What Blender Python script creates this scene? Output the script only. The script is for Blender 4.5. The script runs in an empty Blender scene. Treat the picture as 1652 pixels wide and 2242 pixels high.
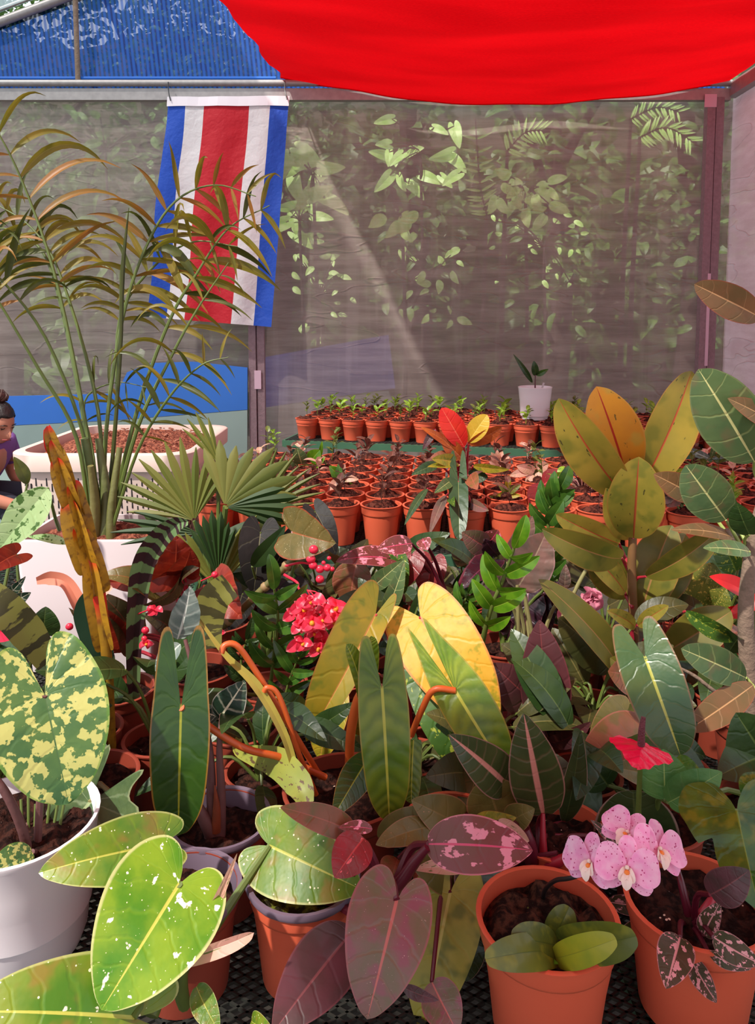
import bpy, math, random
from math import sin, cos, pi, sqrt, radians as R
from mathutils import Vector as V, Matrix, noise
random.seed(11)
S = bpy.context.scene
C = S.collection
# ------------------------------------------------------------------ camera
F = 1673.0; CX = 826.0; CY = 846.0; PT = R(5)
CAM = V((0, 0, 1.5))
cd = bpy.data.cameras.new('camera'); cam = bpy.data.objects.new('camera', cd); C.objects.link(cam)
cam.location = CAM; cam.rotation_euler = (pi/2 - PT, 0, 0)
cd.sensor_fit = 'VERTICAL'; cd.sensor_height = 24.0; cd.lens = F*24.0/2242.0
cd.shift_y = -(1121.0-CY)/2242.0; cd.clip_start = 0.02; cd.clip_end = 200
S.camera = cam
# ------------------------------------------------------------------ light
w = bpy.data.worlds.new('sky'); S.world = w; w.use_nodes = True
bg = w.node_tree.nodes['Background']; bg.inputs[0].default_value = (0.86, 0.93, 1.0, 1); bg.inputs[1].default_value = 1.0
sd = bpy.data.lights.new('sun', 'SUN'); sun = bpy.data.objects.new('sun', sd); C.objects.link(sun)
sd.energy = 4.6; sd.angle = R(1.5); sd.color = (1, 0.95, 0.86)
SUND = V((-0.45, -0.42, 0.79)).normalized()      # towards the sun
sun.rotation_euler = SUND.to_track_quat('Z', 'Y').to_euler()
vs = S.view_settings; vs.view_transform = 'Standard'; vs.look = 'None'; vs.exposure = 0.42; vs.gamma = 1
vs.use_curve_mapping = False
try:
    S.cycles.use_denoising = True
    S.cycles.max_bounces = 8; S.cycles.transparent_max_bounces = 16; S.cycles.sample_clamp_indirect = 4
except Exception: pass

# ------------------------------------------------------------------ helpers
def P(x, y, Y):
    u = (x-CX)/F; v = -(y-CY)/F
    d = V((u, cos(PT)+v*sin(PT), -sin(PT)+v*cos(PT)))
    return CAM + d*(Y/d.y)
def atz(x, Y, z):                        # world point at depth Y and height z that lies on column x
    return V(((x-CX)/F*(Y*cos(PT)+(1.5-z)*sin(PT)), Y, z))
def atYz(x, y, z):                       # world point at height z under pixel x, y
    u = (x-CX)/F; v = -(y-CY)/F
    d = V((u, cos(PT)+v*sin(PT), -sin(PT)+v*cos(PT)))
    return CAM + d*((z-1.5)/d.z)
def px(n, Y): return n*Y/F
def col(c):
    return tuple((x/255/12.92 if x/255 <= .04045 else ((x/255+.055)/1.055)**2.4) for x in c) + (1,)

class NT:
    def __init__(s, name):
        s.m = bpy.data.materials.new(name); s.m.use_nodes = True
        s.t = s.m.node_tree; s.t.nodes.clear()
        s.out = s.t.nodes.new('ShaderNodeOutputMaterial')
    def n(s, ty, ins=None, **kw):
        nd = s.t.nodes.new('ShaderNode'+ty)
        for k, v in kw.items(): setattr(nd, k, v)
        for k, v in (ins or {}).items(): s.put(nd.inputs[k], v)
        return nd
    def put(s, sock, v):
        if hasattr(v, 'is_output') or hasattr(v, 'links'): s.t.links.new(v, sock)
        else: sock.default_value = v
    def math(s, op, a, b=None, c=None, clamp=False):
        nd = s.n('Math', operation=op, use_clamp=clamp); s.put(nd.inputs[0], a)
        if b is not None: s.put(nd.inputs[1], b)
        if c is not None: s.put(nd.inputs[2], c)
        return nd.outputs[0]
    def mix(s, f, a, b):
        nd = s.n('Mix', data_type='RGBA'); s.put(nd.inputs[0], f); s.put(nd.inputs[6], a); s.put(nd.inputs[7], b)
        return nd.outputs[2]
    def smooth(s, x, lo, hi):            # 0 below lo, 1 above hi
        nd = s.n('MapRange', interpolation_type='SMOOTHSTEP')
        s.put(nd.inputs[0], x); nd.inputs[1].default_value = lo; nd.inputs[2].default_value = hi
        return nd.outputs[0]
    def noise(s, vec, sc, det=3, rough=.5):
        nd = s.n('TexNoise', {'Scale': sc, 'Detail': det, 'Roughness': rough})
        if vec is not None: s.put(nd.inputs['Vector'], vec)
        return nd.outputs[0]
    def bump(s, h, st, d=.01):
        return s.n('Bump', {'Height': h, 'Strength': st, 'Distance': d}).outputs[0]
    def finish(s, color, rough=.6, bump=None, trans=0, tcol=None, spec=.5, metal=0, alpha=None, sheen=0, coat=0, acol=(1, 1, 1, 1)):
        p = s.n('BsdfPrincipled', {'Base Color': color, 'Roughness': rough, 'Metallic': metal, 'Specular IOR Level': spec, 'Coat Weight': coat})
        if bump is not None: s.put(p.inputs['Normal'], bump)
        o = p.outputs[0]
        if trans:
            t = s.n('BsdfTranslucent', {'Color': tcol if tcol is not None else color})
            if bump is not None: s.put(t.inputs['Normal'], bump)
            o = s.n('MixShader', {0: trans, 1: o, 2: t.outputs[0]}).outputs[0]
        if alpha is not None:
            o = s.n('MixShader', {0: alpha, 1: s.n('BsdfTransparent', {0: acol}).outputs[0], 2: o}).outputs[0]
        s.t.links.new(o, s.out.inputs[0]); return s.m

def simple(name, c, rough=.6, var=.12, sc=6, bump=0, bsc=40, **kw):
    m = NT(name); tc = m.n('TexCoord').outputs['Object']
    c1 = col(c); c2 = tuple(x*(1-var*2.2) for x in c1[:3])+(1,)
    color = m.mix(m.noise(tc, sc), c1, c2)
    b = m.bump(m.noise(tc, bsc, 5), bump) if bump else None
    return m.finish(color, rough, b, **kw)

def leafmat(name, c1, c2, mid=None, midw=.05, vein=None, nv=9, vw=.12, vstr=.6, splash=None, sth=.55, ssc=(9, 2.2), ssc2=0,
            speck=None, spth=.2, spsc=22, edge=None, rough=.38, trans=.22, band=None, nb=14, c3=None, tip=None, coat=0, nsc=3.0, pl=0):
    m = NT(name)
    uv = m.n('UVMap', uv_map='UVMap').outputs[0]; pv = m.n('UVMap', uv_map='plan').outputs[0]
    sx = m.n('SeparateXYZ', {0: uv}); k = sx.outputs[0]
    rs = m.math('MULTIPLY', m.math('SUBTRACT', sx.outputs[1], .5), 2.0); r = m.math('ABSOLUTE', rs)
    rnd = m.n('ObjectInfo').outputs['Random']
    off = m.n('CombineXYZ', {0: m.math('MULTIPLY', rnd, 37.0), 1: m.math('MULTIPLY', rnd, 91.0)}).outputs[0]
    pn = m.n('VectorMath', {0: pv, 1: off}, operation='ADD').outputs[0]
    color = m.mix(m.smooth(m.noise(pn, nsc, 4), .3, .7), col(c1), col(c2))
    if c3: color = m.mix(m.math('MULTIPLY', m.smooth(m.noise(pn, nsc*1.7, 2), .5, .68), .8), color, col(c3))
    if splash:
        kv = m.n('CombineXYZ', {0: m.math('ADD', m.math('MULTIPLY', k, ssc[0]), m.math('MULTIPLY', rnd, 17.0)), 1: m.math('MULTIPLY', rs, ssc[1])}).outputs[0]
        nz = m.noise(kv, 1.0, 4, .55)
        if ssc2: nz = m.math('ADD', m.math('MULTIPLY', nz, .45), m.math('MULTIPLY', m.noise(pn, ssc2, 3, .5), .55))
        color = m.mix(m.smooth(nz, sth, sth+.02), color, col(splash))
    if speck:
        vo = m.n('TexVoronoi', {'Vector': pn, 'Scale': spsc})
        sz = m.math('MULTIPLY', m.noise(pn, spsc*.35, 2), spth*2.0)
        color = m.mix(m.math('LESS_THAN', vo.outputs['Distance'], m.math('SUBTRACT', sz, spth*.55)), color, col(speck))
    if band:
        nzb = m.noise(pn, 9, 3)
        sy = m.n('SeparateXYZ', {0: pv}).outputs[1]
        fr = m.math('FRACT', m.math('ADD', m.math('MULTIPLY', sy, nb), m.math('MULTIPLY', nzb, 1.3)))
        color = m.mix(m.smooth(m.math('ABSOLUTE', m.math('SUBTRACT', fr, .5)), .22, .27), color, col(band))
    bh = None
    if vein or nv:
        kw_ = m.math('ADD', k, m.math('MULTIPLY', m.math('SUBTRACT', m.noise(pn, 6, 2), .5), .05))
        kw_ = m.math('SUBTRACT', kw_, m.math('MULTIPLY', m.math('MULTIPLY', r, r), .035))
        fr = m.math('ABSOLUTE', m.math('SUBTRACT', m.math('FRACT', m.math('MULTIPLY', kw_, float(nv))), .5))
        vl = m.math('SUBTRACT', 1.0, m.smooth(fr, 0.0, vw))
        bh = m.math('ADD', vl, m.math('MULTIPLY', m.noise(pn, 9, 2), 1.2))
        if vein:
            fade = m.math('SUBTRACT', 1.0, m.math('MULTIPLY', r, .55))
            color = m.mix(m.math('MULTIPLY', m.math('MULTIPLY', vl, vstr*.62), fade), color, col(vein))
    if mid: color = m.mix(m.math('SUBTRACT', 1.0, m.smooth(r, midw*.6, midw)), color, col(mid))
    if edge: color = m.mix(m.math('MULTIPLY', m.smooth(r, .93, .97), .6), color, col(edge))
    if tip: color = m.mix(m.smooth(m.n('SeparateXYZ', {0: pv}).outputs[1], tip[1], tip[2]), color, col(tip[0]))
    hsv = m.n('HueSaturation', {'Color': color, 'Value': m.math('ADD', .85, m.math('MULTIPLY', rnd, .3))}).outputs[0]
    b = m.bump(bh, .22, .003) if bh is not None else None
    return m.finish(hsv, min(.6, rough+.05), b, trans=trans, coat=coat*.7, spec=.42)

ORG = {}
class MB:
    def __init__(s): s.v = []; s.f = []; s.uv = []; s.uv2 = []; s.mi = []; s.xf = None
    def av(s, p): s.v.append(tuple(s.xf @ V(p)) if s.xf else tuple(p)); return len(s.v)-1
    def face(s, ids, uvs=None, uv2=None, mi=0):
        s.f.append(ids); s.mi.append(mi)
        s.uv += uvs or [(0, .5)]*len(ids); s.uv2 += uv2 or [(0, 0)]*len(ids)
    def box(s, x0, x1, y0, y1, z0, z1, mi=0):
        i = [s.av((x, y, z)) for z in (z0, z1) for y in (y0, y1) for x in (x0, x1)]
        for q in ((0, 2, 3, 1), (4, 5, 7, 6), (0, 1, 5, 4), (2, 6, 7, 3), (0, 4, 6, 2), (1, 3, 7, 5)): s.face([i[j] for j in q], mi=mi)
    def beam(s, a, b, wd, ht, up=V((0, 0, 1)), mi=0):
        a = V(a); b = V(b); t = (b-a).normalized(); sx = t.cross(up).normalized()*wd/2; sz = sx.cross(t).normalized()*ht/2
        i = [s.av(p+sx*u+sz*v) for p in (a, b) for u, v in ((-1, -1), (1, -1), (1, 1), (-1, 1))]
        for q in ((0, 1, 2, 3), (7, 6, 5, 4), (0, 4, 5, 1), (1, 5, 6, 2), (2, 6, 7, 3), (3, 7, 4, 0)): s.face([i[j] for j in q], mi=mi)
    def tube(s, pts, rad, seg=7, sm=4, cap=True, mi=0):
        pts = [V(p) for p in pts]
        if not isinstance(rad, (list, tuple)): rad = [rad]*len(pts)
        if len(rad) != len(pts): rad = [rad[0]+(rad[-1]-rad[0])*i/(len(pts)-1) for i in range(len(pts))]
        if sm > 1 and len(pts) > 2: pts, rad = catmull(pts, sm, rad)
        n = len(pts); fr = None; rings = []
        for i, p in enumerate(pts):
            t = (pts[min(i+1, n-1)]-pts[max(i-1, 0)]).normalized()
            if fr is None: fr = t.orthogonal().normalized()
            fr = (fr-t*fr.dot(t)); fr = fr.normalized() if fr.length > 1e-6 else t.orthogonal().normalized()
            bn = t.cross(fr)
            rings.append([s.av(p+(fr*cos(a)+bn*sin(a))*rad[i]) for a in [2*pi*j/seg for j in range(seg)]])
        for i in range(n-1):
            for j in range(seg):
                q = [rings[i][j], rings[i][(j+1) % seg], rings[i+1][(j+1) % seg], rings[i+1][j]]
                y0, y1 = i/(n-1), (i+1)/(n-1)
                s.face(q, [(y0, .3), (y0, .3), (y1, .3), (y1, .3)], [(j/seg, y0), (j/seg, y0), (j/seg, y1), (j/seg, y1)], mi=mi)
        if cap: s.face(rings[0][::-1], mi=mi); s.face(rings[-1], mi=mi)
    def lathe(s, c, prof, seg=32, mi=0, sc=(1, 1)):
        c = V(c); rings = []
        for r, z in prof:
            if r < 1e-6: rings.append([s.av(c+V((0, 0, z)))])
            else: rings.append([s.av(c+V((r*sc[0]*cos(2*pi*j/seg), r*sc[1]*sin(2*pi*j/seg), z))) for j in range(seg)])
        for a, b in zip(rings, rings[1:]):
            for j in range(seg):
                q = [a[j % len(a)], a[(j+1) % len(a)], b[(j+1) % len(b)], b[j % len(b)]]
                q = [x for n_, x in enumerate(q) if x not in q[:n_]]
                if len(q) > 2: s.face(q, mi=mi)
    def ball(s, c, r, seg=10, rg=7, sc=(1, 1, 1), mi=0):
        c = V(c); rows = []
        for i in range(rg+1):
            th = pi*i/rg
            if i in (0, rg): rows.append([s.av(c+V((0, 0, r*sc[2]*cos(th))))])
            else: rows.append([s.av(c+V((r*sc[0]*sin(th)*cos(2*pi*j/seg), r*sc[1]*sin(th)*sin(2*pi*j/seg), r*sc[2]*cos(th)))) for j in range(seg)])
        for a, b in zip(rows, rows[1:]):
            for j in range(seg):
                q = [a[j % len(a)], b[j % len(b)], b[(j+1) % len(b)], a[(j+1) % len(a)]]
                q = [x for n_, x in enumerate(q) if x not in q[:n_]]
                if len(q) > 2: s.face(q, mi=mi)
    def build(s, name, mats, parent=None, loc=None, smooth=True):
        me = bpy.data.meshes.new(name)
        o0 = ORG[parent.name] if parent is not None else (V(loc) if loc is not None else V((0, 0, 0)))
        me.from_pydata([(a-o0.x, b-o0.y, c-o0.z) for a, b, c in s.v], [], s.f)
        u1 = me.uv_layers.new(name='UVMap'); u2 = me.uv_layers.new(name='plan')
        u1.data.foreach_set('uv', [x for t in s.uv for x in t]); u2.data.foreach_set('uv', [x for t in s.uv2 for x in t])
        if not isinstance(mats, (list, tuple)): mats = [mats]
        for m in mats: me.materials.append(m)
        me.polygons.foreach_set('material_index', s.mi)
        if smooth: me.polygons.foreach_set('use_smooth', [True]*len(s.f))
        me.update()
        if smooth: me.set_sharp_from_angle(angle=R(48))
        o = bpy.data.objects.new(name, me); C.objects.link(o)
        if parent is not None: o.parent = parent; ORG[o.name] = o0
        else: o.location = o0; ORG[o.name] = o0
        return o
def catmull(pts, sm, rad=None):
    n = len(pts); out = []; ro = []
    for i in range(n-1):
        p0 = pts[i-1] if i else pts[0]*2-pts[1]; p1 = pts[i]; p2 = pts[i+1]; p3 = pts[i+2] if i+2 < n else pts[-1]*2-pts[-2]
        for j in range(sm):
            t = j/sm
            out.append(.5*((2*p1)+(p2-p0)*t+(2*p0-5*p1+4*p2-p3)*t*t+(3*p1-p0-3*p2+p3)*t**3))
            if rad: ro.append(rad[i]*(1-t)+rad[i+1]*t)
    out.append(pts[-1])
    if rad: ro.append(rad[-1]); return out, ro
    return out
def empty(name, loc):
    o = bpy.data.objects.new(name, None); C.objects.link(o); o.location = loc; o.empty_display_size = .05
    ORG[o.name] = V(loc); return o
def tag(o, label=None, cat=None, group=None, kind=None):
    if label: o['label'] = label
    if cat: o['category'] = cat
    if group: o['group'] = group
    if kind: o['kind'] = kind
    return o

OUT = {
 'ovate': [(0, 0), (.35, .0), (.78, .13), (1, .36), (.92, .6), (.6, .82), (.2, .96), (0, 1)],
 'ellip': [(0, 0), (.3, .03), (.72, .18), (1, .48), (.85, .75), (.45, .93), (.1, .99), (0, 1)],
 'round': [(0, 0), (.45, -.03), (.85, .18), (1, .5), (.85, .8), (.45, .97), (.12, 1), (0, 1)],
 'obov': [(0, 0), (.22, .06), (.6, .25), (.92, .5), (1, .68), (.75, .87), (.3, .97), (0, 1)],
 'lance': [(0, 0), (.4, .05), (.85, .22), (1, .42), (.8, .65), (.4, .87), (.1, .98), (0, 1)],
 'heart': [(0, 0), (.1, -.12), (.32, -.24), (.62, -.24), (.9, -.08), (1, .16), (.9, .43), (.62, .72), (.25, .93), (0, 1)],
 'bheart': [(0, 0), (.1, -.22), (.22, -.45), (.45, -.55), (.74, -.42), (.95, -.1), (1, .18), (.88, .5), (.55, .82), (.18, .97), (0, 1)],
 'sag': [(0, 0), (.14, -.2), (.26, -.45), (.42, -.62), (.7, -.6), (.84, -.38), (.92, -.1), (1, .15), (.96, .45), (.8, .75), (.42, .94), (0, 1)],
 'sag2': [(0, 0), (.14, -.14), (.26, -.3), (.42, -.4), (.7, -.39), (.86, -.24), (.95, -.05), (1, .18), (.96, .45), (.8, .75), (.42, .94), (0, 1)],
 'yell': [(0, 0), (.14, -.09), (.36, -.2), (.68, -.2), (.92, -.06), (1, .14), (.95, .4), (.75, .68), (.38, .9), (0, 1)],
 'arrow': [(0, 0), (.2, -.25), (.5, -.6), (.72, -.7), (.8, -.5), (.8, -.2), (1, .1), (.7, .35), (.62, .6), (.25, .85), (0, 1)],
 'wing': [(0, 0), (.3, -.28), (.8, -.3), (1, .0), (.95, .3), (.7, .6), (.35, .85), (0, 1)],
 'strap': [(0, 0), (.9, .01), (1, .3), (.95, .7), (.6, .93), (0, 1)],
 'petal': [(0, 0), (.4, .1), (.9, .4), (1, .65), (.75, .92), (.3, 1.0), (0, 1)],
 'lobed': [(0, 0), (.1, -.15), (.35, -.32), (.8, -.3), (1, -.05), (.9, .14), (.78, .32), (.72, .34), (.62, .25), (.5, .3), (.5, .5), (.4, .75), (0, 1)],
}
def outline(ol, N):
    pts = [V((x, y, 0)) for x, y in ol]; d = catmull(pts, 8)
    L = [0]
    for a, b in zip(d, d[1:]): L.append(L[-1]+(b-a).length)
    res = []; j = 0
    for i in range(N+1):
        t = L[-1]*i/N
        while j < len(L)-2 and L[j+1] < t: j += 1
        u = (t-L[j])/max(1e-9, L[j+1]-L[j]); res.append(d[j].lerp(d[j+1], u))
    return res
def add_leaf(mb, b, t, wd, ol='ovate', roll=0, fold=.2, bend=.12, wave=0, cup=0, N=22, M=4, nrm=None, twist=0, asym=(1, 1), nw=7):
    b = V(b); t = V(t); a = t-b; L = a.length; a.normalize()
    n = V(nrm) if nrm is not None else CAM-b
    n = n-a*n.dot(a)
    n = n.normalized() if n.length > 1e-5 else a.orthogonal().normalized()
    n = Matrix.Rotation(roll, 3, a) @ n; x = a.cross(n)
    pts = outline(OUT[ol] if isinstance(ol, str) else ol, N)
    for sd_ in (1, -1):
        grid = []; mk = 0
        for i, p in enumerate(pts):
            xo = max(0, p.x)*wd/2*asym[0 if sd_ > 0 else 1]; yo = p.y*L
            mk = max(mk, min(1, (yo-.35*xo)/L)); mk = min(mk, max(0, p.y)) if p.y > 0 else mk
            if i == N: mk = 1
            row = []
            for j in range(M+1):
                r = j/M; lx = xo*r; ly = mk*L*(1-r)+yo*r; s = ly/L
                z = fold*lx - cup*lx*lx/max(wd, 1e-6)*2
                z += bend*L*(4*s*(1-s) if s > 0 else 2.2*s)
                if wave: z += wave*wd*sin(i/N*2*pi*nw+sd_)*r*r
                q = b+a*ly+x*(lx*sd_)+n*z
                if twist:
                    ax = b+a*ly; q = ax+Matrix.Rotation(twist*s, 3, a) @ (q-ax)
                row.append((mb.av(q), (i/N, .5+.5*sd_*r), (lx*sd_/L*1.0, s)))
            grid.append(row)
        for i in range(N):
            for j in range(M):
                q = [grid[i][j], grid[i+1][j], grid[i+1][j+1], grid[i][j+1]]
                if sd_ < 0: q = q[::-1]
                mb.face([e[0] for e in q], [e[1] for e in q], [e[2] for e in q])
def add_strap(mb, pts, wds, roll=0, fold=.3, sm=6, M=3):
    pts = [V(p) for p in pts]; p2, w2 = catmull(pts, sm, wds); n = len(p2); rows = []
    for i, p in enumerate(p2):
        t = (p2[min(i+1, n-1)]-p2[max(i-1, 0)]).normalized(); nn = CAM-p; nn = (nn-t*nn.dot(t)).normalized()
        nn = Matrix.Rotation(roll, 3, t) @ nn; x = t.cross(nn); row = []
        for j in range(-M, M+1):
            r = j/M; row.append((mb.av(p+x*(r*w2[i]/2)+nn*(abs(r)*fold*w2[i]/2)), (i/(n-1), .5+.5*r), (r*.06, i/(n-1))))
        rows.append(row)
    for a, b in zip(rows, rows[1:]):
        for j in range(2*M):
            q = [a[j], a[j+1], b[j+1], b[j]]; mb.face([e[0] for e in q], [e[1] for e in q], [e[2] for e in q])

# ------------------------------------------------------------------ common materials
M_ = {}
M_['terra'] = simple('terracotta plastic', (216, 96, 66), .42, .1, 5)
M_['terra2'] = simple('shade darkened terracotta plastic', (146, 60, 42), .5, .14, 5)  # terracotta darkened in colour for the shade on pots among the plants
M_['rimgrey'] = simple('mauve grey pot lining', (112, 96, 112), .4, .1)
M_['black'] = simple('black plastic', (30, 27, 28), .4)
M_['white'] = simple('glossy white plastic', (232, 224, 228), .22, .02, coat=.3)
M_['white2'] = simple('matte white plastic', (208, 194, 196), .4, .03)
M_['bin'] = simple('weathered off white plastic', (212, 190, 180), .5, .07, 9)
M_['green'] = simple('green painted steel', (62, 104, 78), .5, .2, 12)
M_['wire'] = simple('dark expanded mesh', (58, 60, 56), .5, .15, metal=.5)
M_['galv'] = simple('galvanised steel', (178, 170, 168), .45, .18, 30, metal=.35)
M_['postp'] = simple('speckled weathered steel', (160, 132, 138), .6, .22, 45, bump=.2, bsc=150, metal=.2)
M_['patch'] = simple('pale pink post patch', (214, 180, 196), .6, .05)  # pale pink; on the left post it paints a patch of sunlight
M_['stem'] = simple('green stem', (96, 112, 46), .5, .2, 25)
M_['pale'] = simple('pale olive stalk', (150, 142, 92), .5, .2, 25)
M_['maroon'] = simple('dark maroon stalk', (98, 22, 40), .35, .2, 20)
M_['orange'] = simple('orange leaf stalk', (206, 92, 36), .42, .14, 20)
M_['redst'] = simple('red leaf stalk', (176, 40, 58), .4, .15, 20)
M_['bark'] = simple('grey brown bark', (146, 122, 104), .85, .25, 22, bump=.6, bsc=60)
M_['corm'] = simple('mauve brown trunk', (120, 76, 74), .6, .25, 18, bump=.3)
def soilmat(name, c, c2, sp=(210, 180, 160)):
    m = NT(name); tc = m.n('TexCoord').outputs['Object']
    color = m.mix(m.smooth(m.noise(tc, 90, 4), .42, .62), col(c), col(c2))
    vo = m.n('TexVoronoi', {'Vector': tc, 'Scale': 130})
    color = m.mix(m.math('LESS_THAN', vo.outputs['Distance'], m.math('MULTIPLY', m.smooth(m.noise(tc, 40), .55, .75), .28)), color, col(sp))
    return m.finish(color, .95, m.bump(m.noise(tc, 110, 5), .9, .01), spec=.1)
M_['soil'] = soilmat('dark potting soil', (30, 16, 13), (60, 33, 26))
M_['coir'] = soilmat('brown coir and bark', (96, 52, 42), (150, 90, 70), (176, 120, 98))
M_['moss'] = soilmat('mossy soil', (40, 34, 20), (92, 96, 34), (120, 70, 50))
M_['barkchip'] = soilmat('orchid bark', (34, 22, 18), (80, 52, 38), (80, 90, 40))
M_['coirseed'] = soilmat('brown seedling compost', (48, 22, 18), (92, 48, 38), (140, 84, 70))

# ------------------------------------------------------------------ the setting
WY = 5.3; XR = 2.36; XL = -4.0; ZB = P(826, 207, WY).z
st = lambda o: tag(o, kind='structure')
b = MB(); b.box(-9, 9, -3, 16, -.06, 0)
st(b.build('floor', simple('dark gravel ground', (82, 74, 66), .95, .3, 9, bump=.6, bsc=40)))
def meshcloth(name, c, c2, alpha, trans, crease=.5, band=None):
    m = NT(name); tc = m.n('TexCoord').outputs['Object']
    mp = m.n('Mapping', {0: tc, 3: (.5, 1, 5)}).outputs[0]
    nz = m.noise(mp, 3, 6, .65)
    mp2 = m.n('Mapping', {0: tc, 3: (5, 1, .35)}).outputs[0]
    color = m.mix(m.smooth(nz, .35, .7), col(c), col(c2))
    color = m.mix(m.math('MULTIPLY', m.smooth(m.noise(mp2, 1.6, 3), .5, .62), .25), color, col(tuple(min(255, x+26) for x in c2)))
    mp3 = m.n('Mapping', {0: tc, 2: (0, .35, 0), 3: (.7, 1, 3.2)}).outputs[0]
    rid = m.math('ABSOLUTE', m.math('SUBTRACT', m.noise(mp3, 1.5, 2, .5), .5))
    bp = m.bump(m.math('SUBTRACT', 1.0, m.smooth(rid, 0, .012)), crease, .02)
    return m.finish(color, .8, bp, trans=trans, alpha=alpha, spec=.1)
def panel(name, pts, m, nx=1, amp=0):
    b = MB(); q = [V(p) for p in pts]; n = nx
    idx = []
    for i in range(n+1):
        row = []
        for j in range(n+1):
            p = q[0].lerp(q[1], i/n).lerp(q[3].lerp(q[2], i/n), j/n)
            p = p+V((0, 1, 0))*amp*noise.noise(V((p.x*1.5, p.z*.8, 3)))
            row.append(b.av(p))
        idx.append(row)
    for i in range(n):
        for j in range(n): b.face([idx[i][j], idx[i+1][j], idx[i+1][j+1], idx[i][j+1]])
    return b.build(name, m)
clothm = meshcloth('grey shade netting', (178, 160, 154), (212, 194, 186), .52, .35, .3)
st(panel('wall_back', [(XL, WY+.03, 0), (XR+.07, WY+.03, 0), (XR+.07, WY+.03, ZB), (XL, WY+.03, ZB)], clothm, 24, .05))
clothr = meshcloth('pink grey side netting', (206, 176, 180), (222, 196, 200), .9, .35)
st(panel('wall_right', [(XR+.05, WY+.03, 0), (XR+.05, 3.2, 0), (XR+.05, 3.2, ZB), (XR+.05, WY+.03, ZB)], clothr, 10))
# posts and beams
def cpost(name, x0, x1, patches=()):
    b = MB(); mid_ = (x0+x1)/2
    b.box(x0, mid_-.004, WY-.06, WY, 0, ZB-.03); b.box(mid_+.004, x1, WY-.05, WY, 0, ZB-.03); b.box(mid_-.005, mid_+.005, WY-.035, WY, 0, ZB-.03)
    for (u0, u1, z0, z1) in patches: b.box(u0, u1, WY-.063, WY-.058, z0, z1, 1)
    return st(b.build(name, [M_['postp'], M_['patch']], smooth=False))
l0 = P(553, 500, WY).x; l1 = P(578, 500, WY).x+.02
def patchat(x0, x1, y0, y1): a = P(x0, y1, WY); c = P(x1, y0, WY); return (a.x, c.x, a.z, c.z)
cpost('trim_1', P(543, 500, WY).x, P(577, 500, WY).x, [patchat(560, 574, 810, 850)])  # the patch here is sunlight painted as a paler box
cpost('trim_2', P(1531, 500, WY).x, P(1568, 500, WY).x, [patchat(1533, 1547, 600, 800), patchat(1533, 1560, 212, 240)])
b = MB(); b.beam((XL, WY-.02, ZB-.01), (XR, WY-.02, ZB-.01), .05, .075); st(b.build('trim_3', M_['galv'], smooth=False))
b = MB(); b.tube([(XL, WY-.05, ZB+.06), (XR, WY-.05, ZB+.06)], .022, 10); st(b.build('trim_4', M_['galv']))
b = MB(); b.beam((XR+.02, WY, ZB+.02), (XR+.02, 3.0, ZB+.02), .06, .09); st(b.build('trim_5', M_['galv'], smooth=False))
ra = P(-10, 52, WY); rb = P(150, -8, WY); rd = (rb-ra)/(rb.x-ra.x)
b = MB(); e0 = ra+rd*(-3.9-ra.x); e1 = ra+rd*(-.1-ra.x); b.tube([e0, e1], .03, 10); b.tube([e0+V((0, -.02, .07)), e1+V((0, -.02, .07))], .014, 8)
st(b.build('trim_6', M_['galv']))
pp = P(173, 100, WY); b = MB(); b.tube([(pp.x, WY-.04, ZB+.06), (pp.x, WY-.04, (ra+rd*(pp.x-ra.x)).z)], .017, 10); st(b.build('trim_7', M_['bark']))
# blue gable netting
m = NT('blue gable netting'); tc = m.n('TexCoord').outputs['Object']
sx = m.n('SeparateXYZ', {0: tc})
wv = m.math('ABSOLUTE', m.math('SUBTRACT', m.math('FRACT', m.math('ADD', m.math('MULTIPLY', sx.outputs[0], 32.0), m.math('MULTIPLY', sx.outputs[2], 3.0))), .5))
cc = m.mix(m.smooth(wv, .1, .35), col((8, 58, 140)), col((16, 88, 184)))
gm = m.finish(cc, .6, trans=.3, alpha=m.math('ADD', .70, m.math('MULTIPLY', m.smooth(wv, .1, .35), .20)))
g0 = V((e0.x, WY+.03, ZB+.05)); b = MB()
i = [b.av(p) for p in ((XL, WY+.03, ZB+.05), (XR, WY+.03, ZB+.05), (e1.x+.2, WY+.03, e1.z), (e1.x, WY+.03, e1.z), (e0.x, WY+.03, e0.z-.02))]
b.face(i); st(b.build('wall_gable', gm))
b = MB(); b.tube([(XL, WY-.02, ZB+.1), (P(605, 190, WY).x, WY-.02, ZB+.1)], .012, 8)
tag(b.build('trim_8', simple('blue rolled netting hem', (20, 100, 200), .6)), kind='structure')
# left roof slope of grey netting
roofm = meshcloth('grey roof netting', (150, 166, 172), (170, 186, 190), .62, .6, .1)
e2_ = ra+rd*(-1.3-ra.x); b = MB(); ii = [b.av(p) for p in (e0+V((0, 0, .06)), e2_+V((0, 0, .06)), e2_+V((0, -2.4, .06)), e0+V((0, -2.4, .06)))]
b.face(ii); st(b.build('overhead_cloth', roofm))
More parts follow.
